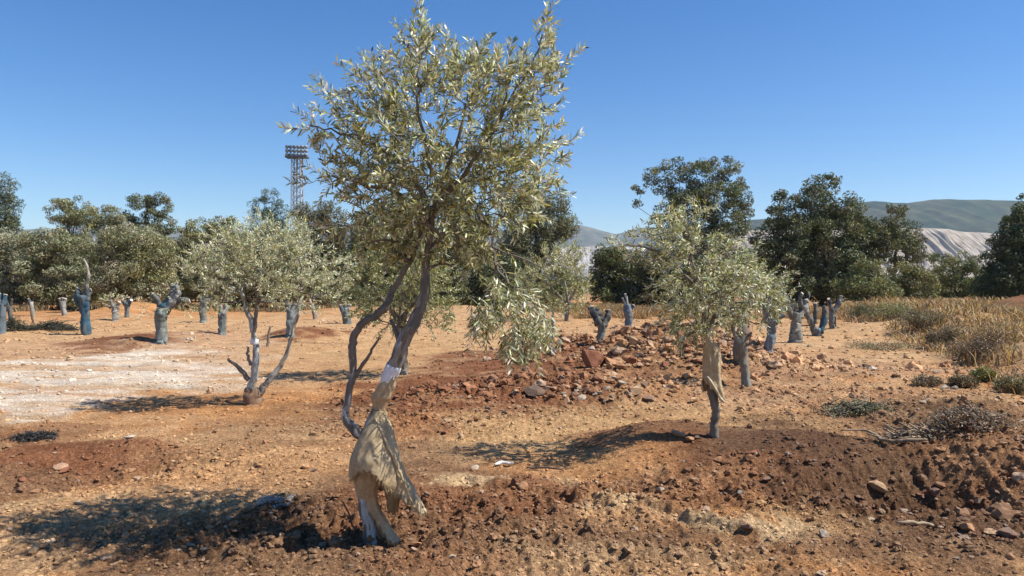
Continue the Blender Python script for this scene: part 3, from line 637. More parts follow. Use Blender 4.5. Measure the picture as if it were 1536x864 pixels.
def burlap_main(root, D):
    b = empty('burlap_wrap', (0,0,0), None, None); b.parent = root; b.location = (0,0,0)
    del_ = b
    bpy.data.objects.remove(b)
    # tight sleeve round the stem
    s = cloth('burlap_sleeve', [(564,579,595,1),(572,573,593,1),(580,567,591,1.1),(588,563,588,1),(596,560,585,1.1),(603,560,581,1),(610,560,578,1),(616,561,577,1),(624,560,578,1)], D-.005, root, 3, 40, wr=.07, fringe=1)
    # big loose cloak
    rows = [(616,561,578,1.1,0),(628,555,583,1.2,0),(640,547,588,1.25,0),(655,540,592,1.2,-.01),(670,534,596,1.15,-.02),(685,529,600,1.1,-.03),(700,527,605,1.0,-.035),(715,527,611,.9,-.03),(730,530,619,.75,0),(745,533,626,.7,0),(758,536,632,.65,0),(768,538,637,.6,0)]
    def hem(px, py, a, i, j):
        front = math.cos(a) > -.15
        if front:
            if px < 578: lim = 694+((px-556)/24.)**2*18+1.5*math.sin(px*.7) if px > 531 else 716
            else: lim = 712+(px-578)*1.05+3*math.sin(px*.55)+2*math.sin(px*1.3)
            return py < min(lim, 768)
        return px > 566 and py < 768-abs(px-620)*.55+4*math.sin(px*.5)
    cloth('burlap_cloak', rows, D-.015, root, 5, 220, wr=.020, k=16, hem=hem, fringe=1)
    # seam roll lying on the right side of the cloak
    sm = MB(); P, R = px_path([(566,622,4,-.085),(576,640,5,-.12),(588,662,6,-.15),(600,688,6,-.15),(610,714,5,-.14),(618,738,5,-.12),(624,756,4,-.1)], D, 6); sm.tube(jitter(P,.0015,3), R*.7, 8, (.60,.47,.29), True, .25, 6); sm.build('burlap_seam', 'burlap', root)
    # inner wrap
    rows = [(686,542,562,1,0),(698,536,567,1.1,0),(710,532,570,1.2,-.005),(722,532,570,1.1,-.005),(736,536,566,1.0,-.01),(750,541,566,.9,0),(764,546,570,.8,0),(778,552,578,.7,0),(790,559,586,.7,0),(802,564,593,.8,0),(811,570,599,.8,0)]
    def hem2(px, py, a, i, j):
        if math.cos(a) > -.2: return py < 748+(px-540)*1.3+2.5*math.sin(px*.8) and py < 812
        return px > 556
    cloth('burlap_inner_wrap', rows, D+.0, root, 9, 150, wr=.045, k=14, hem=hem2, col=(.56,.43,.26), fringe=1)
    # crumpled tail hanging between flap and inner wrap
    rows = [(700,574,590,.8,.03),(716,574,594,.8,.03),(735,576,596,.7,.03),(752,578,596,.7,.03),(770,580,594,.7,.03)]
    cloth('burlap_tail', rows, D+.02, root, 12, 30, wr=.12, k=5, col=(.46,.34,.19), fringe=1)
main_olive()

# ------------------------------------------------------------------ other young olives
def small_olive(name, px, py, label, stems, blobs, ntip, nleaf, tl, ll, lw, cols, wts, seed=0, upp=.5, droop=.05, group='young olives in the field', Dfix=None, center=None, bandpx=None, extra=None):
    X, D, Z = hit(px, py)
    root = empty('olive_tree', (X, D, Z-.02), label, 'tree', group)
    s = Skel(); dead = MB(); tr = MB()
    for k, (pts, c, tip) in enumerate(stems):
        P, R = px_path(pts, D, 4); P = jitter(P, .006, seed*7+k)
        c = np.asarray(c, float)
        tr.tube(P, R, 14, c, True, .25, seed+k, C2=T_((.22,.18,.13)))
        if not tip: continue
        s.path(P, R*.8, -1 if k == 0 or not s.P else s.near(P[0]))
    tg = in_blobs(blobs, ntip, D, .25)
    half = max(1, len([0 for q in s.P])//3)
    tips = s.grow(list(tg), .12, .14, .02, half); br = MB()
    s.mesh(br, .003, .45, .02, 5, BARK)
    c0 = np.mean([s.P[i] for i in tips], 0) if center is None else W(center[0], center[1], D)
    lf = MB(); twigs(br, [s.P[i] for i in tips], c0, nleaf, tl, ll, lw, cols, wts, .002, upp, droop, lf, BARK)
    tr.build('trunk', 'bark', root); br.build('branches', 'bark', root); lf.build('crown', 'leaf', root, False)
    if bandpx:
        pts = bandpx; P, R = px_path(pts, D, 3); mb = MB(); mb.tube(P, R, 10, (.7,.7,.68), True, .05, 2); mb.build('paint_band', 'paint', root)
    return root, D
COLS = [SIL, SIL2, OLV, OLB, OLD, YEL]
r_, D_ = small_olive('olive', 380, 606, 'young silver leaved olive with two slim grey stems forking low, left of the large olive',
  [([(378,612,30),(379,600,28),(380,590,26),(379,582,20)], (.20,.12,.07), True),
   ([(376,588,14),(380,565,10),(384,540,10),(383,515,8),(379,495,7),(372,472,8),(366,452,6),(360,430,4)], (.40,.44,.42), True),
   ([(388,590,12),(398,578,9),(412,560,8),(428,535,6),(436,510,5),(443,480,6),(449,455,5),(452,430,4)], (.46,.46,.40), True),
   ([(380,500,7),(384,475,6),(386,450,5),(384,420,4)], BARK, True),
   ([(373,570,7),(358,552,6),(345,541,4),(341,538,3)], BARK, False), ([(376,548,5),(371,530,4),(373,520,3)], (.3,.3,.28), False)],
  [(400,368,60,36,.5,0),(345,400,62,44,.5,0),(430,405,70,54,.6,.1),(490,415,38,32,.4,.2),(312,402,32,36,.4,0),(428,350,34,22,.3,0),(380,430,80,30,.5,0),(460,440,55,30,.4,.2),(400,385,90,50,.6,0)],
  600, 25, .18, .058, .012, COLS, [9,5,1.5,1,.5,2.5], 1, .6, 0, bandpx=[(381,517,12),(382,509,12)])
small_olive('olive', 604, 562, 'bushy green leaved olive standing right behind the trunk of the large wrapped olive',
  [([(606,566,16),(605,550,15),(604,525,14),(602,505,12),(599,490,11)], BARK, True), ([(599,492,10),(590,470,7),(575,450,6),(560,430,4)], BARK, True), ([(601,490,9),(612,465,7),(630,440,6),(640,420,4)], BARK, True), ([(600,492,7),(602,460,5),(606,420,4)], BARK, True)],
  [(560,440,38,40,.6,0),(600,400,60,45,.7,.0),(645,430,42,45,.6,.1),(580,470,45,28,.5,0),(640,468,40,30,.5,0),(560,395,32,30,.4,0),(610,355,45,35,.5,.1)],
  520, 26, .26, .07, .016, COLS, [.8,2.5,5,2.5,1.5,3.5], 2, .5, .05)
rr, DR = small_olive('olive', 1071, 656, 'young olive leaning left at right, its single dark stem in a short burlap sleeve',
  [([(1071,662,13),(1072,640,11),(1074,620,12),(1070,600,13),(1070,570,15),(1067,545,15),(1064,522,13),(1059,503,10),(1057,480,8),(1052,450,7),(1045,420,6),(1038,385,5),(1033,345,4)], (.14,.13,.11), True),
   ([(1059,500,8),(1075,470,6),(1095,440,5),(1118,415,4)], BARK, True), ([(1050,440,6),(1025,410,5),(995,385,4),(960,368,3),(920,372,2)], BARK, True)],
  [(1010,345,48,30,.4,0),(980,368,45,28,.3,0),(1032,378,58,42,.5,0),(1048,412,70,46,.5,0),(1090,402,42,36,.4,.1),(1110,432,36,34,.4,.1),(1028,455,38,42,.35,0),(1026,490,24,26,.2,-.1,1.6),(1075,455,46,32,.4,0),(950,372,30,12,.15,0,.5),(1040,325,26,14,.25,0)],
  400, 23, .18, .054, .0115, COLS, [5,5,2.5,2,1,2], 3, .35, .10, center=(1050,400))
def sleeve(root, D):
    rows = [(500,1053,1062,1,0),(510,1055,1069,1,0),(522,1056,1077,1,0),(535,1055,1080,1,0),(550,1055,1081,1,0),(565,1056,1081,1,0),(578,1055,1083,1,0),(590,1058,1086,1,0),(600,1064,1086,1,0)]
    def hem(px, py, a, i, j): return py < 570+ (px-1055)*1.15+1.5*math.sin(px) if math.cos(a) > 0 else py < 588
    cloth('burlap_sleeve', rows, D-.005, root, 4, 60, wr=.07, k=6, hem=hem, col=(.58,.45,.27), fringe=1)
    mb = MB(); P, R = px_path([(1056,562,5,-.07),(1062,570,6,-.10),(1069,582,6,-.11),(1077,596,7,-.10),(1083,601,5,-.08)], D, 5); mb.tube(P, R*.6, 7, (.64,.54,.38), True, .3, 3); mb.build('burlap_fold', 'burlap', root)
sleeve(rr, DR)
small_olive('olive', 1120, 580, 'slim straight olive with blue grey painted stem, right of the burlap sleeved olive',
  [([(1121,584,14),(1118,560,12),(1115,540,11),(1114,522,11),(1112,513,10)], (.17,.20,.18), True), ([(1112,515,8),(1104,505,6),(1099,492,6),(1098,470,5),(1100,440,4)], (.2,.23,.22), True), ([(1113,515,6),(1121,507,5),(1128,498,4)], BARK, False)],
  [(1115,440,48,45,.6,0),(1150,435,35,32,.5,.1),(1095,470,30,24,.4,0),(1130,470,34,22,.4,0)],
  170, 24, .26, .07, .016, COLS, [3.5,4,3,1.5,1,1], 4, .3, .12)
small_olive('olive', 849, 482, 'round grey green olive on a short straight trunk, far behind the drooping bough',
  [([(850,484,7),(850,470,7),(852,455,6),(850,440,4),(846,420,3)], (.2,.2,.18), True), ([(851,455,5),(866,430,3),(872,410,2)], BARK, True), ([(850,455,4),(825,430,3),(805,415,2)], BARK, True)],
  [(830,405,42,32,1.3,0),(862,420,24,38,1.0,0),(800,430,36,30,1.1,0),(845,448,34,18,.9,0),(815,455,34,16,.8,0),(860,385,18,18,.5,0)],
  300, 20, .5, .15, .035, COLS, [1.5,4,4,2,1.5,1.5], 5, .5, .0)
small_olive('olive', 826, 532, 'thin blue painted sapling stem in the red soil under the drooping bough',
  [([(826,534,7),(827,520,6),(830,500,5),(829,482,4),(830,468,3)], (.08,.12,.17), True), ([(829,495,3),(820,480,2),(812,470,2)], BARK, True)],
  [(832,470,16,16,.2,0),(815,470,12,10,.2,0)], 16, 16, .16, .05, .012, COLS, [3,4,3,1,1,1], 6, .4, .1)

# ------------------------------------------------------------------ pollarded stumps
CUT = (.62,.55,.42)
def pollard(px, py, label, trunk, limbs, c=BLU, shoots=None, group='pollarded olive trunks', name='olive_stump', dd=0):
    X, D, Z = hit(px, py); D += dd
    root = empty(name, (X, D, Z-.03), label, 'tree stump', group)
    mb = MB(); trunk = [(trunk[0][0], trunk[0][1]+3, trunk[0][2]*1.15)]+trunk
    P, R = px_path(trunk, D, 8); R = R*.9; P = jitter(P, R.mean()*.05, int(px)); c = np.asarray(c, float)*1.1; WOOD = T_((.17,.16,.13))*.6+c*.4
    t = np.linspace(0, 1, len(P))[:, None]; cc = c*(.8+.5*vn(t[:,0]*7+px, t[:,0]*0, None, 3)[:, None])
    mb.tube(P, R, 22, cc, True, .30, int(px) % 50, C2=WOOD); mb.build('trunk', 'bark', root)
    for k, L in enumerate(limbs):
        cut = L[-1] == 'cut'; L = [q for q in L if q != 'cut']; lc = c
        if isinstance(L[0], str): lc = np.array(dict(dark=(.05,.05,.055), pale=(.35,.32,.26), blue=COPR, grey=GBK, brown=(.14,.09,.06))[L[0]]); L = L[1:]
        a = random.uniform(-.15, .15); L = [(q[0], q[1], q[2], a*i/len(L)) for i, q in enumerate(L)]
        P, R = px_path(L, D, 7); R = R*.84; P = jitter(P, R.mean()*.08, k+int(px)); m = MB(); m.tube(P, R*(1+.12*np.sin(np.arange(len(R))*.9+k)), 14, lc, True, .34, k+int(px) % 40, C2=WOOD*.75); lo = m.build('limb', 'bark', root)
        if cut:
            d = unit(P[-1]-P[-2]); m = MB(); m.tube([P[-1]-d*R[-1]*.1, P[-1]+d*R[-1]*.22, P[-1]+d*R[-1]*.3], [R[-1]*1.02, R[-1]*.98, R[-1]*.7], 10, CUT, True, .1, 3)
            ob = m.build('cut_end', 'bark', None); ob.parent = lo; ob.data.transform(__import__('mathutils').Matrix.Translation(-Vector(root.location)))
    if shoots:
        lf = MB(); tw = MB(); n, bl, cl = shoots; tg = in_blobs(bl, n, D, .1)
        sz = max(.06, .003*D); twigs(tw, list(tg), P[0], 14, .3, sz, sz*.28, COLS, cl, .004, .3, .05, lf, BARK); (tw.build('shoots', 'bark', root) if n > 60 else None); lf.build('crown', 'leaf', root, False)
    return root
pollard(128,502,'tall blue painted trunk topped by a pale bare branch, left part of the field',[(129,502,15),(128,480,14),(127,460,15),(124,445,19)],
  [['blue',(120,450,11),(117,440,9),(117,432,6),'cut'],['dark',(129,450,12),(132,440,9),(136,434,6),'cut'],['pale',(129,445,7),(130,432,6),(134,415,5),(132,400,4),(128,388,3)],['blue',(116,458,7),(112,445,7),(113,436,6),'cut']],(.03,.075,.11))
pollard(241,514,'thick stump with blue grey arms spread wide on a red soil mound',[(241,514,18),(242,495,17),(242,475,18),(247,460,20)],
  [['dark',(243,468,12),(237,452,10),(228,442,8),'cut'],['blue',(248,462,16),(254,448,12),(258,438,10),(256,428,9),'cut'],['grey',(250,462,14),(260,450,12),(268,440,10),(266,430,7),'cut'],['dark',(256,460,10),(270,450,9),(282,452,8),'cut'],['pale',(256,446,6),(262,434,5),(264,424,4),'cut']],(.14,.17,.16),
  (40,[(276,462,20,14,.5,-.2),(250,438,22,12,.5,0),(224,460,14,18,.4,-.1)],[5,5,2,1,1,1]))
pollard(173,481,'short stump with a silver leafy tuft on its head, behind the blue armed stump',[(173,481,10),(172,468,10),(173,458,12)],[['grey',(170,460,7),(165,452,6),'cut'],['grey',(175,460,7),(180,453,6),'cut'],['pale',(166,462,4),(160,458,4),'cut']],GBK,(16,[(171,448,14,10,.6,0)],[5,5,1,1,1,1]))
pollard(190,476,'thin short stump with dark blue forked head, next to the silver tufted stump',[(190,476,7),(190,464,7),(191,455,9)],[['dark',(189,457,6),(184,450,6)],['blue',(193,457,6),(198,450,6),'cut'],['dark',(191,456,5),(192,446,5),'cut']],BLU)
pollard(95,473,'small far stump with several white cut ends on top',[(96,474,8),(95,462,8),(94,452,10)],[['pale',(92,455,5),(90,448,5),'cut'],['pale',(96,455,5),(98,448,5),'cut'],['brown',(94,453,5),(94,447,5),'cut']],GBK)
pollard(305,484,'smooth curved stump bending right at its head, behind the silver leaved olive',[(304,484,11),(304,470,10),(306,456,11),(309,446,10)],[['dark',(309,448,8),(316,440,7),'cut'],['brown',(304,455,6),(299,446,7),'cut']],(.13,.15,.13),(14,[(310,440,16,8,.6,0)],[3,4,3,1,1,1]))
pollard(333,502,'straight dark stump under the left side of the silver leaved olive crown',[(333,502,12),(333,485,12),(333,470,13)],[['grey',(333,472,9),(329,458,7)],['grey',(334,472,9),(340,458,7)]],(.10,.12,.12),(40,[(333,462,24,16,.6,0)],[3,4,3,2,1,1]))
pollard(436,504,'straight blue grey stump seen under the right side of the silver leaved olive crown',[(436,504,14),(435,485,13),(436,465,13)],[['grey',(435,468,9),(430,452,7)],['grey',(437,468,9),(444,455,7)]],(.15,.18,.18),(40,[(440,452,28,14,.6,0)],[4,4,3,2,1,1]))
pollard(472,479,'small pale leaning stump beside the dark plank shaped shadow, right of the blue grey stump',[(473,479,7),(471,468,7),(468,457,6)],[['pale',(469,460,5),(464,450,4),'cut']],(.3,.24,.18))
pollard(521,486,'squat forked blue stump left of the bushy green olive',[(521,486,13),(519,475,12),(517,465,12)],[['blue',(515,468,8),(510,458,6),'cut'],['grey',(520,467,8),(524,457,7),'cut'],['pale',(517,465,6),(517,453,5),'cut']],(.08,.13,.145))
pollard(48,474,'tiny leaning stump far off at left near the silvery bushes',[(49,474,6),(48,464,6),(46,453,6)],[['dark',(46,456,5),(43,448,4),'cut']],GBK)
pollard(16,492,'thin dark leaning trunk at the left edge above a heap of brush',[(17,494,8),(16,475,7),(14,458,7)],[['dark',(15,460,5),(18,448,4)],['dark',(14,459,5),(9,447,4)]],(.06,.06,.06))
pollard(4,500,'bright blue painted trunk cut off by the left edge of the picture',[(2,500,12),(2,475,12),(3,455,13)],[['blue',(4,458,9),(8,442,7),'cut'],['blue',(1,458,8),(-2,440,7),'cut']],(.04,.12,.18))
pollard(901,517,'ribbed stump with thick dark arms spread like antlers, behind the red boulders',[(901,518,14),(902,500,13),(903,485,15)],[['dark',(900,488,15),(893,474,14),(887,461,11),'cut'],['dark',(904,486,14),(912,474,11),(913,466,8),'cut'],['dark',(900,480,9),(899,470,9),(896,463,7)]],(.17,.17,.14))
pollard(943,493,'blue wrapped stump with two pale cut prongs on top of the stone heap',[(943,494,9),(943,480,12),(942,468,14),(941,458,10)],[['pale',(939,462,5),(937,453,5),(934,447,4),'cut'],['grey',(942,460,5),(940,448,4),(938,441,4),'cut'],['blue',(946,466,6),(950,458,6),'cut']],(.075,.12,.18))
pollard(1111,545,'stout brown wrapped trunk behind the slim blue grey olive',[(1112,547,24),(1110,525,24),(1112,505,22),(1116,488,17)],[['brown',(1117,490,14),(1119,478,11),'cut'],['pale',(1113,494,8),(1110,480,7)]],(.20,.13,.09))
pollard(1155,528,'blue grey stump with thick head, left one of the three thick stumps at right',[(1153,528,13),(1155,515,14),(1157,498,14),(1156,480,17)],
  [['grey',(1152,484,13),(1149,468,11),(1149,452,9)],['dark',(1160,484,14),(1170,470,12),(1182,460,10)],['dark',(1150,470,9),(1154,456,7),(1158,446,5),'cut'],['brown',(1163,478,10),(1176,472,8)]],(.16,.19,.21),(34,[(1170,435,22,18,.6,.4)],[5,5,1,.5,1,.5]))
pollard(1193,514,'thick upright stump with pale sunlit base, middle one of the three stumps at right',[(1194,514,22),(1194,500,18),(1195,485,16),(1196,470,16)],
  [['brown',(1192,478,14),(1183,466,13),(1178,460,9)],['grey',(1198,474,14),(1206,462,12),(1208,450,8),'cut'],['pale',(1188,466,6),(1186,459,5),'cut'],['pale',(1194,466,6),(1193,456,5),'cut'],['dark',(1202,464,9),(1200,448,8),(1202,440,6),'cut'],['dark',(1206,456,8),(1213,447,6),(1214,438,4),'cut']],(.21,.21,.17))
pollard(1226,504,'v shaped twin stump of two slanting dark arms with white cut tips, rightmost group',[(1226,506,14),(1226,500,14),(1227,495,13)],
  [['grey',(1223,500,10),(1217,484,10),(1210,470,11),(1206,462,10)],['blue',(1230,499,11),(1236,482,10),(1238,468,9),(1236,458,6)],['dark',(1222,486,8),(1224,468,8),(1224,455,6),'cut'],['dark',(1210,468,8),(1212,450,6),'cut']],(.12,.14,.15))
pollard(1249,493,'slim stump with a branching dark crown of cut arms, hindmost at the dry grass',[(1249,494,10),(1248,480,8),(1249,468,9)],[['dark',(1249,470,8),(1245,456,7),(1243,448,5),'cut'],['grey',(1250,470,8),(1258,456,7),(1262,444,5),'cut'],['dark',(1256,458,5),(1264,450,5),'cut'],['pale',(1252,490,5),(1253,475,4)]],(.15,.15,.14))

# ------------------------------------------------------------------ background trees
BRN_=(.25,.22,.115); GD=(.07,.088,.036); GM=(.15,.165,.062); GO=(.255,.255,.12); GS=(.44,.43,.29); GP=(.34,.34,.21); GY=(.31,.29,.10); GB=(.20,.165,.085); GC=(.065,.095,.055)
def bg_tree(px, base_py, D, lobes, cols, wts, label, trunks=None, dens=1.0, leaf=(.30,.11), droop=0, group='trees behind the field', name='tree', cat='tree', bark=(.16,.14,.11), sub=34, gap=.8):
    """lobes (px, py, rx, ry) in pixels at distance D; each is broken into small leafy clumps"""
    X = (px-768)/F*D; Z = hz(X, D); root = empty(name, (X, D, Z-.05), label, cat, group); m = D/F
    leaf = (leaf[0]*.72, leaf[1]*.72)
    P = []; Cn = []; C = []; clump = []; base = W(px, 0, D); ymin = D
    for (cx, cy, rx, ry) in lobes:
        rx_, ry_ = rx*m, ry*m; ncl = max(5, int(sub*(rx*ry)/900.*gap*1.7))
        c0 = np.array(((cx-768)/F*D, D, H-(cy-HY)/F*D)); rdep = min(rx_, 3.5*max(1, rx_/4))*.85
        d = unit(rng.normal(size=(ncl, 3))); r = rng.uniform(.25, .92, ncl)**.5
        cl = c0+d*r[:, None]*np.array((rx_, rdep, ry_)); cs = rng.uniform(.14, .31, ncl)*(rx_+ry_)/2+.16
        for q in range(ncl):
            a = cs[q]; n = int(dens*26*(a/leaf[0])**2*.62*(.3/leaf[0])**0)+14
            dd = unit(rng.normal(size=(n, 3))); rr = rng.uniform(.35, 1, n)**.5
            sc_ = np.array((1, 1, .75+droop)); pp = cl[q]+dd*rr[:, None]*a*sc_; P.append(pp)
            nn = unit(dd+rng.normal(size=(n, 3))*.8); Cn.append(nn)
            k = pal(1, cols, wts, .12)[0]; C.append(np.clip(k*.55+.45*pal(n, cols, wts), .01, .6)*(1+.2*rng.normal(size=(n, 1))).clip(.5, 1.6)); clump.append(cl[q])
    P = np.concatenate(P); Cn = np.concatenate(Cn); C = np.clip(np.concatenate(C), .008, .7)
    V, Q, Cc = cards(P, Cn, leaf[0]*rng.uniform(.6, 1.3, len(P)), leaf[1]*rng.uniform(.7, 1.3, len(P)), C)
    keep = V[:, 2].reshape(-1, 4).min(1) > Z-.0; Q = Q[keep]
    mk('crown', V, Q, 'far', Cc, root, False)
    s = Skel(); trunks = trunks or [px]; top = min(l[1] for l in lobes); mid = np.mean([l[1] for l in lobes])
    i0 = None
    for tx in trunks:
        b = np.array(((tx-768)/F*D, D+rng.uniform(-.5, .5), Z-.1)); t = np.array(((tx+rng.uniform(-8, 8)-768)/F*D, D, H-(mid-HY)/F*D)); hh = max(.8, t[2]-b[2])
        n = 7; f = np.linspace(0, 1, n)[:, None]; pts = b*(1-f)+t*f; pts[1:-1, 0] += rng.normal(size=n-2)*hh*.02
        s.path(pts, np.linspace(.022*hh+.05, .012*hh+.03, n), -1)
    cl = np.array(clump); k = rng.permutation(len(cl))[:110]; s.grow(list(cl[k]), max(.3, .02*D), .12, .03, 2); mb = MB(); s.mesh(mb, .022, .45, .16, 5, bark, nman=8); mb.build('trunk', 'bark', root)
    return root
bg_tree(0,452,55,[(2,285,22,26),(-5,320,34,32),(10,345,24,24),(-20,370,40,40),(18,305,14,10)],[GD,GC,GM,BRN_],[3,3,2,1],'dark pine at the left edge rising above the silvery bushes',leaf=(.34,.07))
bg_tree(30,462,48,[(25,375,42,32),(5,405,40,36),(60,400,40,36),(35,432,60,24),(-25,400,40,45)],[GS,GP,GM,GD],[4,3,2,1],'broad silvery grey bush at the left edge below the dark pine',name='bush',cat='bush',leaf=(.26,.08))
bg_tree(108,456,56,[(92,318,22,20),(118,318,24,26),(108,345,28,22),(130,375,24,26),(85,305,10,8)],[GS,GO,GM,GY],[2,3,3,2],'pale olive green tree with twin rounded tops, left of centre left',leaf=(.28,.09))
bg_tree(95,460,46,[(70,365,38,22),(110,378,40,24),(80,405,50,30),(130,410,38,34),(100,436,60,20)],[GO,GM,BRN_,GP],[3,3,2,3],'brownish olive bushy tree in front of the twin topped tree',leaf=(.26,.09))
bg_tree(165,456,58,[(165,325,28,20),(160,350,30,26),(180,375,34,26)],[GO,GS,BRN_,GM],[3,1,2,2],'small tree with a flat olive top between the twin topped tree and the airy tree',leaf=(.26,.09))
bg_tree(222,458,62,[(212,305,22,16),(238,310,22,20),(205,325,18,20),(250,335,18,16),(222,345,34,14),(262,345,12,8),(235,375,36,24)],[GM,GB,GD,GO],[3,3,2,2],'airy tree with sky showing through its thin round crown, left side',dens=1.,leaf=(.26,.09),gap=.9)
bg_tree(200,466,42,[(195,355,40,20),(170,385,40,34),(225,375,38,30),(205,410,56,32),(165,425,40,24),(235,430,36,22)],[GO,GY,BRN_,GS,GM],[3,1.5,1.5,3,3],'dense olive brown tree standing behind the blue armed stump',leaf=(.22,.07))
bg_tree(275,460,50,[(272,380,30,28),(280,410,34,34),(262,430,36,24),(250,400,24,30)],[GD,BRN_,GM],[3,3,2],'dark brown green thicket between the olive brown tree and the silver leaved olive',name='thicket',cat='thicket',leaf=(.26,.09))
bg_tree(318,458,56,[(300,345,28,18),(335,342,30,18),(318,370,46,28),(285,370,20,24),(350,360,24,20)],[GY,GB,GO,GM],[3,3,3,2],'wide low yellow green tree behind the silver leaved olive',leaf=(.26,.09))
bg_tree(402,456,60,[(404,294,14,13),(393,310,20,15),(400,335,30,24),(420,318,20,18),(400,370,42,30)],[GC,GD,GM],[4,3,2],'pointed dark blue green conifer left of the floodlight tower',leaf=(.32,.06))
bg_tree(480,458,52,[(495,320,26,20),(468,330,26,24),(508,345,20,26),(485,360,34,28),(455,322,16,14),(500,385,26,18),(470,395,40,30)],[GD,GB,GM,BRN_],[3,4,2,2],'drooping dark brown green tree right of the floodlight tower',leaf=(.34,.08),droop=.5)
bg_tree(430,460,46,[(420,400,40,26),(455,425,44,24),(395,430,44,24)],[BRN_,GO,GM,GD],[3,3,2,2],'low olive brown thicket under the floodlight tower',name='thicket',cat='thicket',leaf=(.24,.08))
bg_tree(555,458,50,[(560,350,36,40),(545,390,36,36),(570,420,44,30),(535,425,28,24),(600,380,34,44)],[GM,GO,GY,GD],[3,3,2,1.5],'mid green tree behind the left half of the large olive crown',leaf=(.26,.09))
bg_tree(640,458,52,[(650,380,44,36),(690,350,40,36),(640,420,50,28),(610,330,40,36),(680,300,36,30)],[GD,GM,GB],[4,2,2],'dark tree right behind the stem of the large olive',leaf=(.28,.09))
bg_tree(720,464,45,[(715,385,36,24),(700,420,44,34),(745,415,40,36),(725,445,60,16),(765,435,36,24)],[GD,GD,GB,GM],[5,3,3,1],'very dark bush in shade behind the drooping bough',name='bush',cat='bush',leaf=(.24,.09))
bg_tree(810,458,52,[(800,300,32,18),(835,308,24,20),(780,325,36,24),(830,335,36,24),(800,360,50,28),(850,345,16,14),(775,380,40,20),(820,385,26,14)],[GM,GB,GO,GD],[3,4,2,2],'tall drooping brown green tree right of the large olive crown',leaf=(.34,.08),droop=.6)
bg_tree(790,460,48,[(785,410,30,26),(830,420,30,24),(860,425,22,22),(800,440,60,16)],[GM,GO,GD],[3,2,2],'low green thicket behind the round grey green olive',name='thicket',cat='thicket',leaf=(.24,.08))
bg_tree(925,462,50,[(915,385,28,20),(935,392,34,24),(905,415,26,30),(945,420,40,28),(925,440,50,16)],[GD,GM,GY],[4,3,1.5],'dark green round bush between the blue wrapped stump and the sky gap',name='bush',cat='bush',leaf=(.24,.09))
bg_tree(990,462,48,[(985,400,36,24),(1010,425,44,28),(980,445,50,16),(1060,420,50,34)],[GD,GB,GD],[4,2,2],'dark shaded thicket behind the burlap sleeved olive',name='thicket',cat='thicket',leaf=(.24,.09))
bg_tree(1040,458,58,[(1008,245,18,14),(985,262,24,16),(1045,258,30,22),(1078,250,20,18),(1098,265,20,22),(1020,285,40,26),(1065,295,44,30),(1108,300,22,26),(965,285,18,10),(955,305,12,6),(1000,320,30,22),(1040,330,44,26),(1095,335,34,24),(1120,320,14,16),(1060,370,50,30)],[GM,GC,GD,GB,GO],[4,1.5,2,2,3],'tallest background tree, dark green with ragged top left arm, above the burlap sleeved olive',leaf=(.32,.10),gap=.62)
bg_tree(1235,462,50,[(1235,272,18,14),(1212,282,14,14),(1250,275,14,12),(1180,300,24,18),(1165,325,20,18),(1225,305,34,24),(1268,315,28,24),(1195,345,44,30),(1255,350,48,34),(1290,355,34,28),(1145,360,22,16),(1180,385,50,32),(1240,390,60,36),(1215,425,60,34),(1270,420,34,30),(1155,395,26,26)],[GD,GM,GC,GB,GO],[3,4,1,1.5,1],'huge spreading dark green tree behind the three stumps at right',leaf=(.30,.10),gap=.72)
bg_tree(1340,460,50,[(1342,325,22,18),(1320,345,24,24),(1362,350,24,24),(1340,375,40,24),(1378,355,12,14),(1310,375,22,20),(1372,380,20,14)],[GM,GD,GB,GO],[3,2,3,1],'brown green tree with bare slim trunks touching the huge dark tree at right',trunks=[1318,1340,1358],leaf=(.28,.09),gap=.6)
bg_tree(1305,466,46,[(1300,405,24,18),(1285,430,30,26),(1315,435,30,24),(1300,452,36,14)],[GM,GY,GD,GO],[3,2,2,2],'light green bush at the foot of the slim trunked tree',name='bush',cat='bush',leaf=(.22,.08))
bg_tree(1360,466,47,[(1355,410,26,18),(1375,430,32,26),(1340,435,26,24),(1365,450,40,14)],[GM,GY,GB,GO],[2,3,2,2],'yellow green bush below the lattice pylon',name='bush',cat='bush',leaf=(.22,.08))
bg_tree(1435,462,54,[(1440,393,26,14),(1415,415,26,20),(1455,415,26,22),(1430,435,44,22),(1480,430,30,22)],[GM,GO,GD,GY],[3,2,2,2],'low loose green bush in front of the pale quarry bank',name='bush',cat='bush',leaf=(.24,.08))
bg_tree(1400,460,60,[(1400,390,24,12),(1390,420,30,22),(1405,440,40,16)],[GM,GD,GO],[3,2,2],'hazy green bush between the yellow green bush and the quarry',name='bush',cat='bush',leaf=(.26,.09))
bg_tree(1530,460,44,[(1525,335,22,18),(1545,320,26,20),(1510,360,26,20),(1535,375,40,32),(1500,395,26,24),(1520,420,46,32),(1560,400,50,60),(1490,430,26,22)],[GD,GM,GC],[4,3,1],'dark green tree at the right edge',leaf=(.26,.09))
bg_tree(1525,456,60,[(1533,300,8,9),(1545,310,20,14),(1560,340,30,30)],[GD,GB,GM],[3,2,2],'dark tree top cut off by the right edge above the other edge tree',leaf=(.26,.09))
bg_tree(1165,470,38,[(1160,440,24,20),(1175,455,26,12),(1140,450,24,18)],[GS,GP,GM],[3,3,2],'small silver shrub behind the left one of the three stumps',name='bush',cat='bush',leaf=(.2,.06))
bg_tree(340,462,47,[(340,400,50,30),(310,430,40,26),(365,435,40,24)],[GO,BRN_,GM],[3,3,2],'olive brown thicket hidden behind the crown of the silver leaved olive',name='thicket',cat='thicket',leaf=(.24,.08))
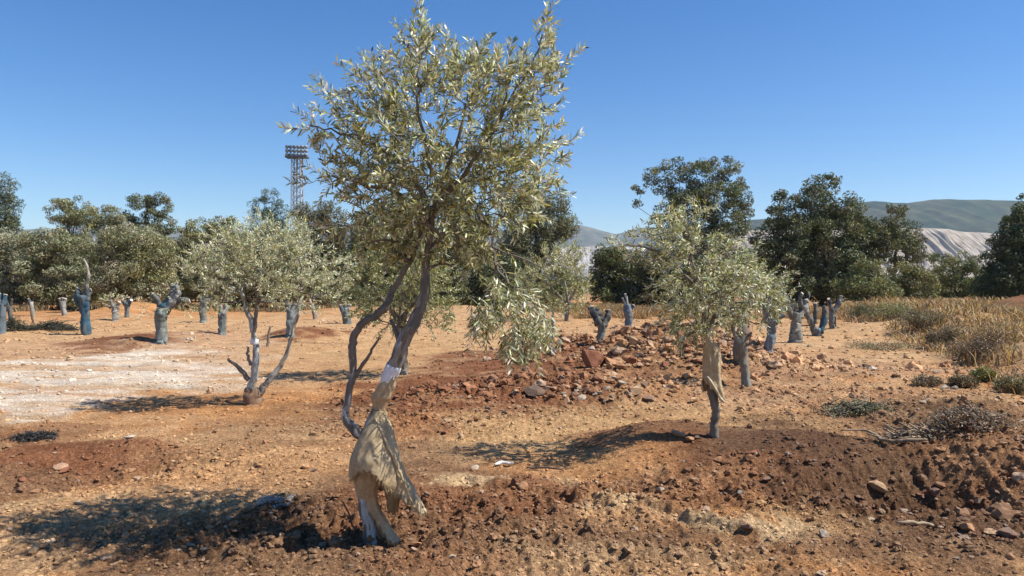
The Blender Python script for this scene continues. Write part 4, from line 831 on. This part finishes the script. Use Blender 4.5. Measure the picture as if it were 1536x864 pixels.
bg_tree(600,462,46,[(560,445,44,14),(610,440,50,18),(660,440,44,20),(500,440,40,18)],[GO,GM,GD],[2,3,2],'low thicket at the field edge behind the bushy green olive',name='thicket',cat='thicket',leaf=(.24,.08))
for i, (x, d) in enumerate([(-60,62),(70,66),(160,66),(250,64),(350,66),(450,66),(540,66),(1150,66),(1590,60),(-140,58),(1680,62)]):
    bg_tree(x,456,d,[(x-25,400,40,34),(x+25,405,40,36),(x,430,60,22)],[GO,GM,GD,BRN_],[2,3,2,2],'shadowy bush in the rear row, mostly hidden by the trees in front',name='bush',cat='bush',leaf=(.32,.12),group='rear row of bushes')
for i, (x, d, hh) in enumerate([(-170,50,330),(-260,46,360),(1720,48,330),(1820,46,350)]):
    bg_tree(x,456,d,[(x-20,hh,36,30),(x+25,hh+35,44,36),(x,hh+75,60,34)],[GM,GD,GB],[3,3,2],'tree of the belt beyond the edge of the picture',group='trees beyond the picture edge')

# ------------------------------------------------------------------ dry grass and weeds
def grass(n, name, dom, hmin, hmax, cols, wts, label, wfac=.0016):
    x, y = dom(n); z = hf(x, y); n = len(x); d = np.sqrt(x*x+y*y)
    keep = fbm(x*.9, y*.9, 3, 71) > .46; x, y, z, d = x[keep], y[keep], z[keep], d[keep]; n = len(x)
    hh = rng.uniform(hmin, hmax, n)*(.25+1.2*fbm(x*.8, y*.8, 3, 72)**1.3); w = np.maximum(.004, wfac*d)*rng.uniform(.6, 1.2, n)
    a = rng.uniform(0, 6.28, n); b = rng.uniform(0, 6.28, n); lean = rng.uniform(.1, 1.3, n)*hh
    P = np.stack([x, y, z-.02], 1); S = np.stack([np.cos(a), np.sin(a), a*0], 1)*w[:, None]/2; Ld = np.stack([np.cos(b)*lean, np.sin(b)*lean, a*0], 1)
    m1 = P+Ld*.3+np.array((0, 0, 1.))*hh[:, None]*.55; tp = P+Ld+np.array((0, 0, 1.))*hh[:, None]*.95
    V = np.stack([P-S, P+S, m1+S*.8, m1-S*.8, tp], 1).reshape(-1, 3); k = np.arange(n)[:, None]*5
    c = pal(n, cols, wts, .15); g = sstep(.5, .65, fbm(x*.35, y*.35, 3, 73))[:, None]; c = c*(1-g*.45)+T_((.10,.075,.045))*g*.45
    o = mk(name, V, [k+np.array([[0,1,2,3]]), k+np.array([[3,2,4]])], 'grass', np.repeat(c, 5, 0), None, False); return tag(o, label, 'grass', kind='stuff')
STRAW=(.62,.46,.25); STR2=(.48,.32,.165); STR3=(.30,.195,.11); GRN=(.20,.19,.085)
def dom_bank(n):
    y = np.exp(rng.uniform(math.log(7.6), math.log(46), n)); e = np.interp(y, [7.6, 11, 14, 20, 27, 33, 46], [5.9, 7.3, 8.6, 10.6, 13.0, 14.6, 19]); x = e+rng.uniform(size=n)**.8*(4+y*.65)
    k = (((x-21.6)/2.7)**2+((y-29.0)/2.4)**2 > 1); return x[k], y[k]
grass(120000, 'dry_grass', dom_bank, .12, .5, [STRAW,STR2,STR3,GRN,(.13,.09,.055)], [4,4,3,1.2,2], 'dry straw coloured grass and weeds on the bank at right')
grass(26000, 'dry_grass', lambda n: (rng.uniform(3, 18, n)*1.0+0, rng.uniform(34, 46, n)), .15, .6, [STRAW,STR2,STR3,GRN], [2,4,4,1.5], 'tall brown dry grass in front of the dark thickets beyond the stone heap', .0012)
grass(24000, 'dry_grass', lambda n: (rng.uniform(-30, 8, n), rng.uniform(42, 52, n)), .2, .6, [STR2,STR3,GRN,GO], [2,3,2,2], 'low dry grass along the foot of the tree belt', .0012)
grass(5000, 'straw_litter', lambda n: (rng.uniform(1.5, 9.5, n), rng.uniform(7.2, 12.5, n)), .01, .05, [STRAW,STR2,(.45,.36,.22)], [3,2,2], 'short straw and litter strewn on the ground at right', .0007)
def shrub(px, py, wpx, hpx, label, cols, wts, dense=1.0, seedn=0, dead=False):
    X, D, Z = hit(px, py); root = empty('shrub', (X, D, Z-.02), label, 'shrub', 'low shrubs on the bank'); w = wpx/F*D/2; h = hpx/F*D; mb = MB(); n = 70; tips = []
    for _ in range(n):
        a = random.uniform(0, 6.28); r = random.uniform(.1, 1)**.7; e = np.array((X+math.cos(a)*r*w, D+math.sin(a)*r*w*.8, Z+h*random.uniform(.35, 1)*(1-.4*r*r))); b = np.array((X+math.cos(a)*r*w*.2, D+math.sin(a)*r*w*.2, Z-.02))
        m = (b+e)/2+rng.normal(size=3)*w*.12; m2 = m*.4+e*.6+rng.normal(size=3)*w*.08; mb.tube([b, m, m2, e], [.006, .005, .003, .002], 3, (.2,.15,.10), False); tips += [e, m2]
    mb.build('stems', 'twig', root)
    T = np.array(tips); k = int(26*dense); P = np.repeat(T, k, 0)+rng.normal(size=(len(T)*k, 3))*np.array((w*.13, w*.13, h*.1)); sz = .022+.0016*D
    V, Q, C = cards(P, unit(rng.normal(size=P.shape)), sz*rng.uniform(.7, 1.4, len(P)), sz*.35, pal(len(P), cols, wts)); mk('foliage', V, Q, 'far', C, root, False)
shrub(1300,480,52,22,'dark grey green shrub at the near end of the dry grass, right of the stumps',[GD,GB,GO],[3,2,1])
shrub(1340,478,70,26,'olive shrub behind the dark shrub in the dry grass',[GO,GY,GB],[3,2,2])
shrub(1385,492,70,30,'brown dried shrub on the edge of the bank',[GB,(.17,.12,.07),GO],[3,3,1])
shrub(1420,520,60,30,'dark brown withered shrub on the slope below the brown dried shrub',[(.09,.065,.045),GB],[2,2],.7)
shrub(1465,540,80,34,'purple brown withered shrub in the middle of the bank',[(.12,.08,.06),GB,STR3],[3,2,1],.7)
shrub(1490,520,60,32,'straw and brown shrub above the purple brown shrub',[STR3,GB,STR2],[2,2,2],.6)
shrub(1445,582,44,20,'dark shrub overhanging the bare earth cut, left end',[(.10,.085,.05),GB,STR3],[2,2,1],.5)
shrub(1390,580,46,16,'dark low shrub with twigs left of the bare earth cut',[(.11,.09,.06),GB,STR3],[2,2,2],.4)
shrub(1475,572,34,20,'small bright green weed on the cut bank',[GY,GM,(.22,.24,.07)],[2,2,2],.8)
shrub(1520,590,50,26,'olive brown shrub at the right edge low on the bank',[GO,GB,STR3],[2,2,1],.8)
shrub(1325,525,110,12,'flat grey green weed patch on the rubble before the bank',[GO,GP,STR3],[2,1,2],.5)

# ------------------------------------------------------------------ brush, twigs
def brush(px, py, wpx, hpx, label, c, n=120, leaf=None):
    X, D, Z = hit(px, py); root = empty('brush_pile', (X, D, Z-.01), label, 'brush pile'); w = wpx/F*D/2; h = hpx/F*D; mb = MB(); P_ = []
    for _ in range(n):
        a = random.uniform(0, 6.28); L = random.uniform(.15, .5)*w*1.1; cx = X+random.gauss(0, .42)*w; cy = D+random.gauss(0, .4)*min(w*.6, .5); cz = hz(cx, cy)+random.uniform(.01, h)*max(.2, 1-abs(cx-X)/w)
        d = np.array((math.cos(a), math.sin(a)*.7, random.gauss(0, .25)))*L; c0 = np.array((cx, cy, cz)); k = rng.normal(size=3)*L*.2; mb.tube([c0-d, c0+k*.6, c0+d*.5+k, c0+d], [.008, .007, .005, .002], 4, T_(c)*random.uniform(.6, 1.5), True); P_ += [c0, c0+d*.6, c0-d*.5]
    mb.build('twigs', 'twig', root)
    if leaf:
        T = np.array(P_); k = 9; P = np.repeat(T, k, 0)+rng.normal(size=(len(T)*k, 3))*np.array((.07, .07, .015)); V, T3, Q, C = leaves(P, unit(rng.normal(size=P.shape)*np.array((1,1,.4))), .035+.001*D, .009+.0003*D, pal(len(P), leaf, [1]*len(leaf))); m = MB(); m.add(V, T3, Q, C); m.build('dead_leaves', 'far', root, False)
brush(1285,618,100,7,'heap of dark cut olive brush lying on the open ground at right',(.13,.11,.08),110,[GB,GO,(.1,.09,.06)])
brush(1450,632,110,14,'tangled grey brown brush on the rim above the shaded hollow',(.17,.13,.09),150,[STR3,(.26,.2,.14)])
brush(80,494,80,12,'dark heap of cut brush beside the tall blue trunk at left',(.05,.045,.04),120,[GD,(.05,.04,.03)])
brush(20,496,50,20,'black brush heap at the left edge around the thin leaning trunk',(.05,.045,.04),90,[GD,(.05,.04,.03)])
brush(50,659,44,6,'small dark charred twig bundle on the rim of the red basin',(.045,.04,.035),90,[(.04,.035,.03)])
brush(410,760,40,9,'grey twisted root clump beside the tip of the large shadow',(.26,.24,.22),90)
brush(1370,655,110,10,'pale dry twigs strewn beside the fallen branch',(.30,.22,.14),110)
def stick(pts, label, c, name='fallen_branch', lift=.012):
    A = smooth_path(np.array(pts, float), 4); P = []; Ya, Yb = hit(A[0][0], A[0][1])[1], hit(A[-1][0], A[-1][1])[1]; mY = np.median([hit(a[0], a[1])[1] for a in A])
    for a in A:
        Y = float(np.clip(hit(a[0], a[1])[1], mY*.93, mY*1.07)); Y = .5*Y+.5*mY; X = (a[0]-768)/F*Y; P.append((X, Y, max(hz(X, Y)+lift+a[2]/F*Y/2, H-(a[1]-HY)/F*Y)))
    P = np.array(P); P[:, 2] = np.convolve(np.pad(P[:, 2], 2, 'edge'), np.ones(5)/5, 'valid')+.005; R = A[:, 2]/F*P[:, 1]/2; mb = MB(); o = P.mean(0); mb.tube(P, R, 8, c, True, .25, 3); ob = mb.build(name, 'twig', None, True, P[0]); return tag(ob, label, 'branch')
stick([(1262,646,2),(1290,646,3),(1304,647,4),(1318,660,6),(1335,672,5),(1352,684,6),(1372,689,6),(1392,688,4)],'bent brown fallen branch lying on the rim of the dark mound at right',(.24,.17,.11))
stick([(1402,664,2),(1408,645,3),(1416,630,2)],'thin pale stick lying right of the bent fallen branch',(.42,.33,.22))
stick([(1345,791,3),(1370,790,5),(1402,793,4)],'short weathered stick on the ground below the dark hollow',(.34,.25,.16))
stick([(742,706,3),(752,699,5),(762,701,5),(769,699,4)],'bent white twig on bare ground in the centre',(.62,.58,.52))
stick([(790,707,3),(812,706,3),(850,712,2)],'thin dark twig right of the bent white twig',(.12,.08,.06))
stick([(1192,492,2),(1210,489,2),(1220,494,2)],'small dark stick lying at the foot of the v shaped stump',(.1,.07,.05))
# upright dead stick beside the large olive and a sprig by the silver olive
def upstick(pts, px, py, label, c, name='dead_stick'):
    X, D, Z = hit(px, py); P, R = px_path(pts, D, 4); mb = MB(); mb.tube(jitter(P, .003, 3), R, 6, c, True, .2, 2); o = mb.build(name, 'twig', None, True, (X, D, Z)); tag(o, label, 'stick')
upstick([(535,808,3,0),(528,788,3,0),(520,770,3,.02),(511,753,2,.03)],535,806,'thin brown stick leaning in the soil left of the foot of the large olive',(.14,.07,.045))
upstick([(401,522,5),(402,510,4),(403,500,4),(406,488,3)],401,520,'short forked dead sprig standing right of the silver olive stems',(.2,.15,.11))
upstick([(50,484,3),(47,470,3),(45,458,2)],52,486,'thin bare stake behind the brush heap at left',(.12,.1,.08))

# ------------------------------------------------------------------ floodlight tower and pylon
def box(mb, c, s, C=(1,1,1)):
    c = np.array(c); s = np.array(s)/2; v = np.array([(x, y, z) for x in (-1, 1) for y in (-1, 1) for z in (-1, 1)])*s+c
    mb.add(v, None, [(0,1,3,2),(4,6,7,5),(0,4,5,1),(2,3,7,6),(0,2,6,4),(1,5,7,3)], C)
def tower():
    D = 150.; m = D/F; X = (446-768)*m; zt = H+(HY-237)*m; root = empty('floodlight_tower', (X, D, 0), 'tall grey floodlight mast with rows of lamps rising behind the trees', 'floodlight')
    lg = MB(); hw = .85; C = (.30,.31,.33)
    for sx in (-1, 1):
        for sy in (-1, 1): lg.tube([(X+sx*hw*1.25, D+sy*hw*1.25, -.2), (X+sx*hw, D+sy*hw, zt)], .13, 6, C)
    n = 14; zs = np.linspace(0, zt, n+1)
    for i in range(n):
        f0 = 1.25-.25*i/n; f1 = 1.25-.25*(i+1)/n
        for sx, sy, tx, ty in ((-1,-1,1,-1),(1,-1,1,1),(1,1,-1,1),(-1,1,-1,-1)):
            lg.tube([(X+sx*hw*f0, D+sy*hw*f0, zs[i]), (X+tx*hw*f1, D+ty*hw*f1, zs[i+1])], .07, 4, C); lg.tube([(X+sx*hw*f1, D+sy*hw*f1, zs[i+1]), (X+tx*hw*f1, D+ty*hw*f1, zs[i+1])], .06, 4, C)
    lg.tube([(X, D, 0), (X, D, zt)], .22, 8, (.36,.36,.37)); lg.build('mast', 'metal', root, False)
    pf = MB(); w = 32*m; box(pf, (X, D, zt+.1), (w, 2.2, .3), (.07,.07,.08))
    for z in (.7, 1.5, 2.3): box(pf, (X, D, zt+z), (w*.96, .12, .12), (.12,.12,.13))
    for x in np.linspace(-.46, .46, 7): box(pf, (X+x*w, D+.1, zt+1.3), (.1, .12, 2.4), (.12,.12,.13))
    pf.build('lamp_frame', 'metal', root, False)
    for r in range(3):
        for k in range(6):
            x = X+(-.42+k*.168)*w; z = zt+.62+r*.8; mb = MB(); d = unit(T_((.25*(k-2.5), -1., -.45)))
            c0 = np.array((x, D-.25, z)); mb.tube([c0-d*.25, c0-d*.05, c0+d*.28, c0+d*.33], [.12,.28,.40,.40], 10, np.array([(.03,.03,.035)]*3+[(.3,.32,.34)]), True); mb.build('lamp', 'lamp', root, True)
tower()
def pylon():
    D = 300.; m = D/F; X = (1381-768)*m; zt = H+(HY-350)*m; root = empty('lattice_pylon', (X, D, 0), 'thin dark lattice pylon standing before the pale quarry bank', 'pylon'); lg = MB(); C = (.14,.14,.14); hw = 1.1
    for sx in (-1, 1):
        for sy in (-1, 1): lg.tube([(X+sx*hw, D+sy*hw, -.2), (X+sx*hw*.45, D+sy*hw*.45, zt)], .16, 5, C)
    n = 12; zs = np.linspace(0, zt, n+1)
    for i in range(n):
        f0 = 1-.55*i/n; f1 = 1-.55*(i+1)/n
        for sx, sy, tx, ty in ((-1,-1,1,-1),(1,-1,1,1),(1,1,-1,1),(-1,1,-1,-1)):
            lg.tube([(X+sx*hw*f0, D+sy*hw*f0, zs[i]), (X+tx*hw*f1, D+ty*hw*f1, zs[i+1])], .09, 4, C)
    lg.build('mast', 'metal', root, False); am = MB()
    for z in (zt-1, zt-4): am.tube([(X-2.2, D, z), (X, D, z+.3), (X+2.2, D, z)], .12, 5, C)
    am.build('crossarm', 'metal', root, False)
pylon()

# ------------------------------------------------------------------ hills
def ridge(name, D, depth, prof, cols, mat, amp, ny=60, nx=360, seed=0, label=None, gully=0, kind='structure', freq=1.):
    """prof: (px, py of skyline) ; the slope falls towards the viewer over 'depth' metres"""
    px = np.array([p[0] for p in prof]); hh = np.array([(HY-p[1])/F*D+H for p in prof]); xs = np.linspace(px[0], px[-1], nx)
    t = np.linspace(-.9, 1, ny); V = np.zeros((ny, nx, 3)); X = (xs-768)/F*D; top = np.interp(xs, px, hh)
    for j, tt in enumerate(t):
        y = D+tt*depth; s = np.clip(1-abs(tt)**1.25, 0, 1) if tt < 0 else 1-tt**2
        n = fbm(X*freq/depth*3+seed, np.full(nx, y*freq/depth*3), 5, seed)-.5; g = (1-np.abs(2*fbm(X*freq*9/depth, np.full(nx, tt*1.2), 4, seed+5)-1))
        z = top*s+(n*amp-gully*(g-.5)*amp)*math.sin(min(1, max(0, 1-abs(tt)))*math.pi)**.5*top*.5
        V[j] = np.stack([X, np.full(nx, y), z-4*(abs(tt) > .88)], 1)
    V = V.reshape(-1, 3); i = np.arange(ny-1)[:, None]*nx; j = np.arange(nx-1)[None]; Q = np.stack([i+j, i+j+1, i+nx+j+1, i+nx+j], -1).reshape(-1, 4)
    n = fbm(V[:,0]/depth*14, V[:,1]/depth*14, 5, seed+9)[:, None]; a, b = T_(cols[0]), T_(cols[1]); c = a+(b-a)*sstep(.38, .62, n)
    o = mk(name, V, Q, mat, c, None, True); tag(o, kind=kind); return o
ridge('hills', 2600, 900, [(1000,352),(1120,330),(1180,326),(1230,316),(1290,303),(1330,304),(1360,305),(1400,299),(1440,301),(1480,300),(1540,301),(1600,306),(1700,320),(1900,350),(2100,400)], [(.028,.048,.022),(.065,.072,.036)], 'hill', .35, seed=3, gully=.7, freq=1.2)
ridge('far_hills', 4400, 1000, [(-900,380),(-500,352),(-100,346),(60,344),(140,340),(260,347),(380,350),(470,345),(560,338),(640,342),(760,346),(830,338),(870,337),(900,345),(925,352),(950,344),(1000,340),(1100,344),(1200,360),(1500,380)], [(.08,.09,.06),(.14,.13,.09)], 'hill', .3, seed=8, gully=.6, freq=1.)
ridge('quarry_bank', 1250, 160, [(1040,372),(1090,352),(1130,345),(1200,346),(1300,344),(1385,342),(1420,343),(1440,347),(1480,349),(1510,352),(1560,362),(1640,384),(1680,420)], [(.40,.34,.27),(.31,.26,.20)], 'quarry', .22, ny=90, nx=700, seed=14, gully=1.2, freq=1.8)
ridge('quarry_bank', 3300, 300, [(680,404),(760,382),(830,372),(900,369),(960,371),(1020,378),(1080,396)], [(.44,.39,.33),(.34,.30,.25)], 'quarry', .3, seed=24, gully=1.2)
def town():
    mb = MB()
    for _ in range(260):
        D = random.uniform(2000, 2700); px = random.uniform(690, 1120); X = (px-768)/F*D; h = random.choice([7, 10, 13, 18, 26, 34]); w = random.uniform(8, 22); k = random.choice([(.75,.72,.68), (.62,.58,.54), (.66,.54,.46), (.8,.8,.8)])
        box(mb, (X, D, h/2+4), (w, w, h+8), k); box(mb, (X+w*.1, D, h+8.6+.4), (w*.5, w*.5, 1.6), (.5,.3,.22))
    o = mb.build('far_town', 'paint', None, False); tag(o, 'distant white town blurred together by haze in the gap between the trees', 'town', kind='stuff')
town()

# ------------------------------------------------------------------ haze, sky, sun, camera
def haze():
    mb = MB(); box(mb, (0, 0, 204), (12200, 12200, 412)); m, nt, o = nodes('haze'); v = N(nt, 'ShaderNodeVolumePrincipled'); v.inputs['Color'].default_value = (.62,.77,1,1); v.inputs['Density'].default_value = HAZE; v.inputs['Anisotropy'].default_value = .2
    nt.links.new(v.outputs[0], o.inputs['Volume']); ob = mb.build('haze', m, None, False); tag(ob, 'thin blue haze in the air over the whole plain', 'haze', kind='stuff')
HAZE = .00009
haze()
el, az = math.radians(51), math.radians(99)
w = bpy.data.worlds.new('World'); sc.world = w; w.use_nodes = True; nt = w.node_tree; bg = nt.nodes['Background']; sky = nt.nodes.new('ShaderNodeTexSky'); sky.sky_type = 'NISHITA'; sky.sun_disc = False
sky.sun_elevation = el; sky.sun_rotation = az; sky.air_density = 1.0; sky.dust_density = 0; sky.ozone_density = 3.5; sky.altitude = 50
hs = nt.nodes.new('ShaderNodeHueSaturation'); hs.inputs['Saturation'].default_value = 1.33; hs.inputs['Hue'].default_value = .507; nt.links.new(sky.outputs[0], hs.inputs['Color']); nt.links.new(hs.outputs[0], bg.inputs[0]); bg.inputs[1].default_value = .096
sl = bpy.data.lights.new('sun', 'SUN'); sl.energy = 5.0; sl.angle = math.radians(.5); sl.color = (1, .955, .88); so = bpy.data.objects.new('sun', sl); COL.objects.link(so)
tosun = Vector((math.sin(az)*math.cos(el), math.cos(az)*math.cos(el), math.sin(el))); so.rotation_euler = (-tosun).to_track_quat('-Z', 'Y').to_euler(); so.location = (20, -5, 30)
cd = bpy.data.cameras.new('camera'); cam = bpy.data.objects.new('camera', cd); COL.objects.link(cam); cam.location = (0, 0, H); cam.rotation_euler = (math.radians(90)-math.atan(7/F), 0, 0)
cd.sensor_width = 36; cd.lens = 36*F/1536; cd.clip_start = .05; cd.clip_end = 20000; sc.camera = cam
vs = sc.view_settings; vs.view_transform = 'Standard'; vs.look = 'None'; vs.exposure = 0.58; vs.gamma = 1; vs.use_curve_mapping = False
sc.cycles.use_denoising = True; sc.cycles.max_bounces = 6; sc.cycles.volume_bounces = 1; sc.cycles.transparent_max_bounces = 8; sc.cycles.diffuse_bounces = 3
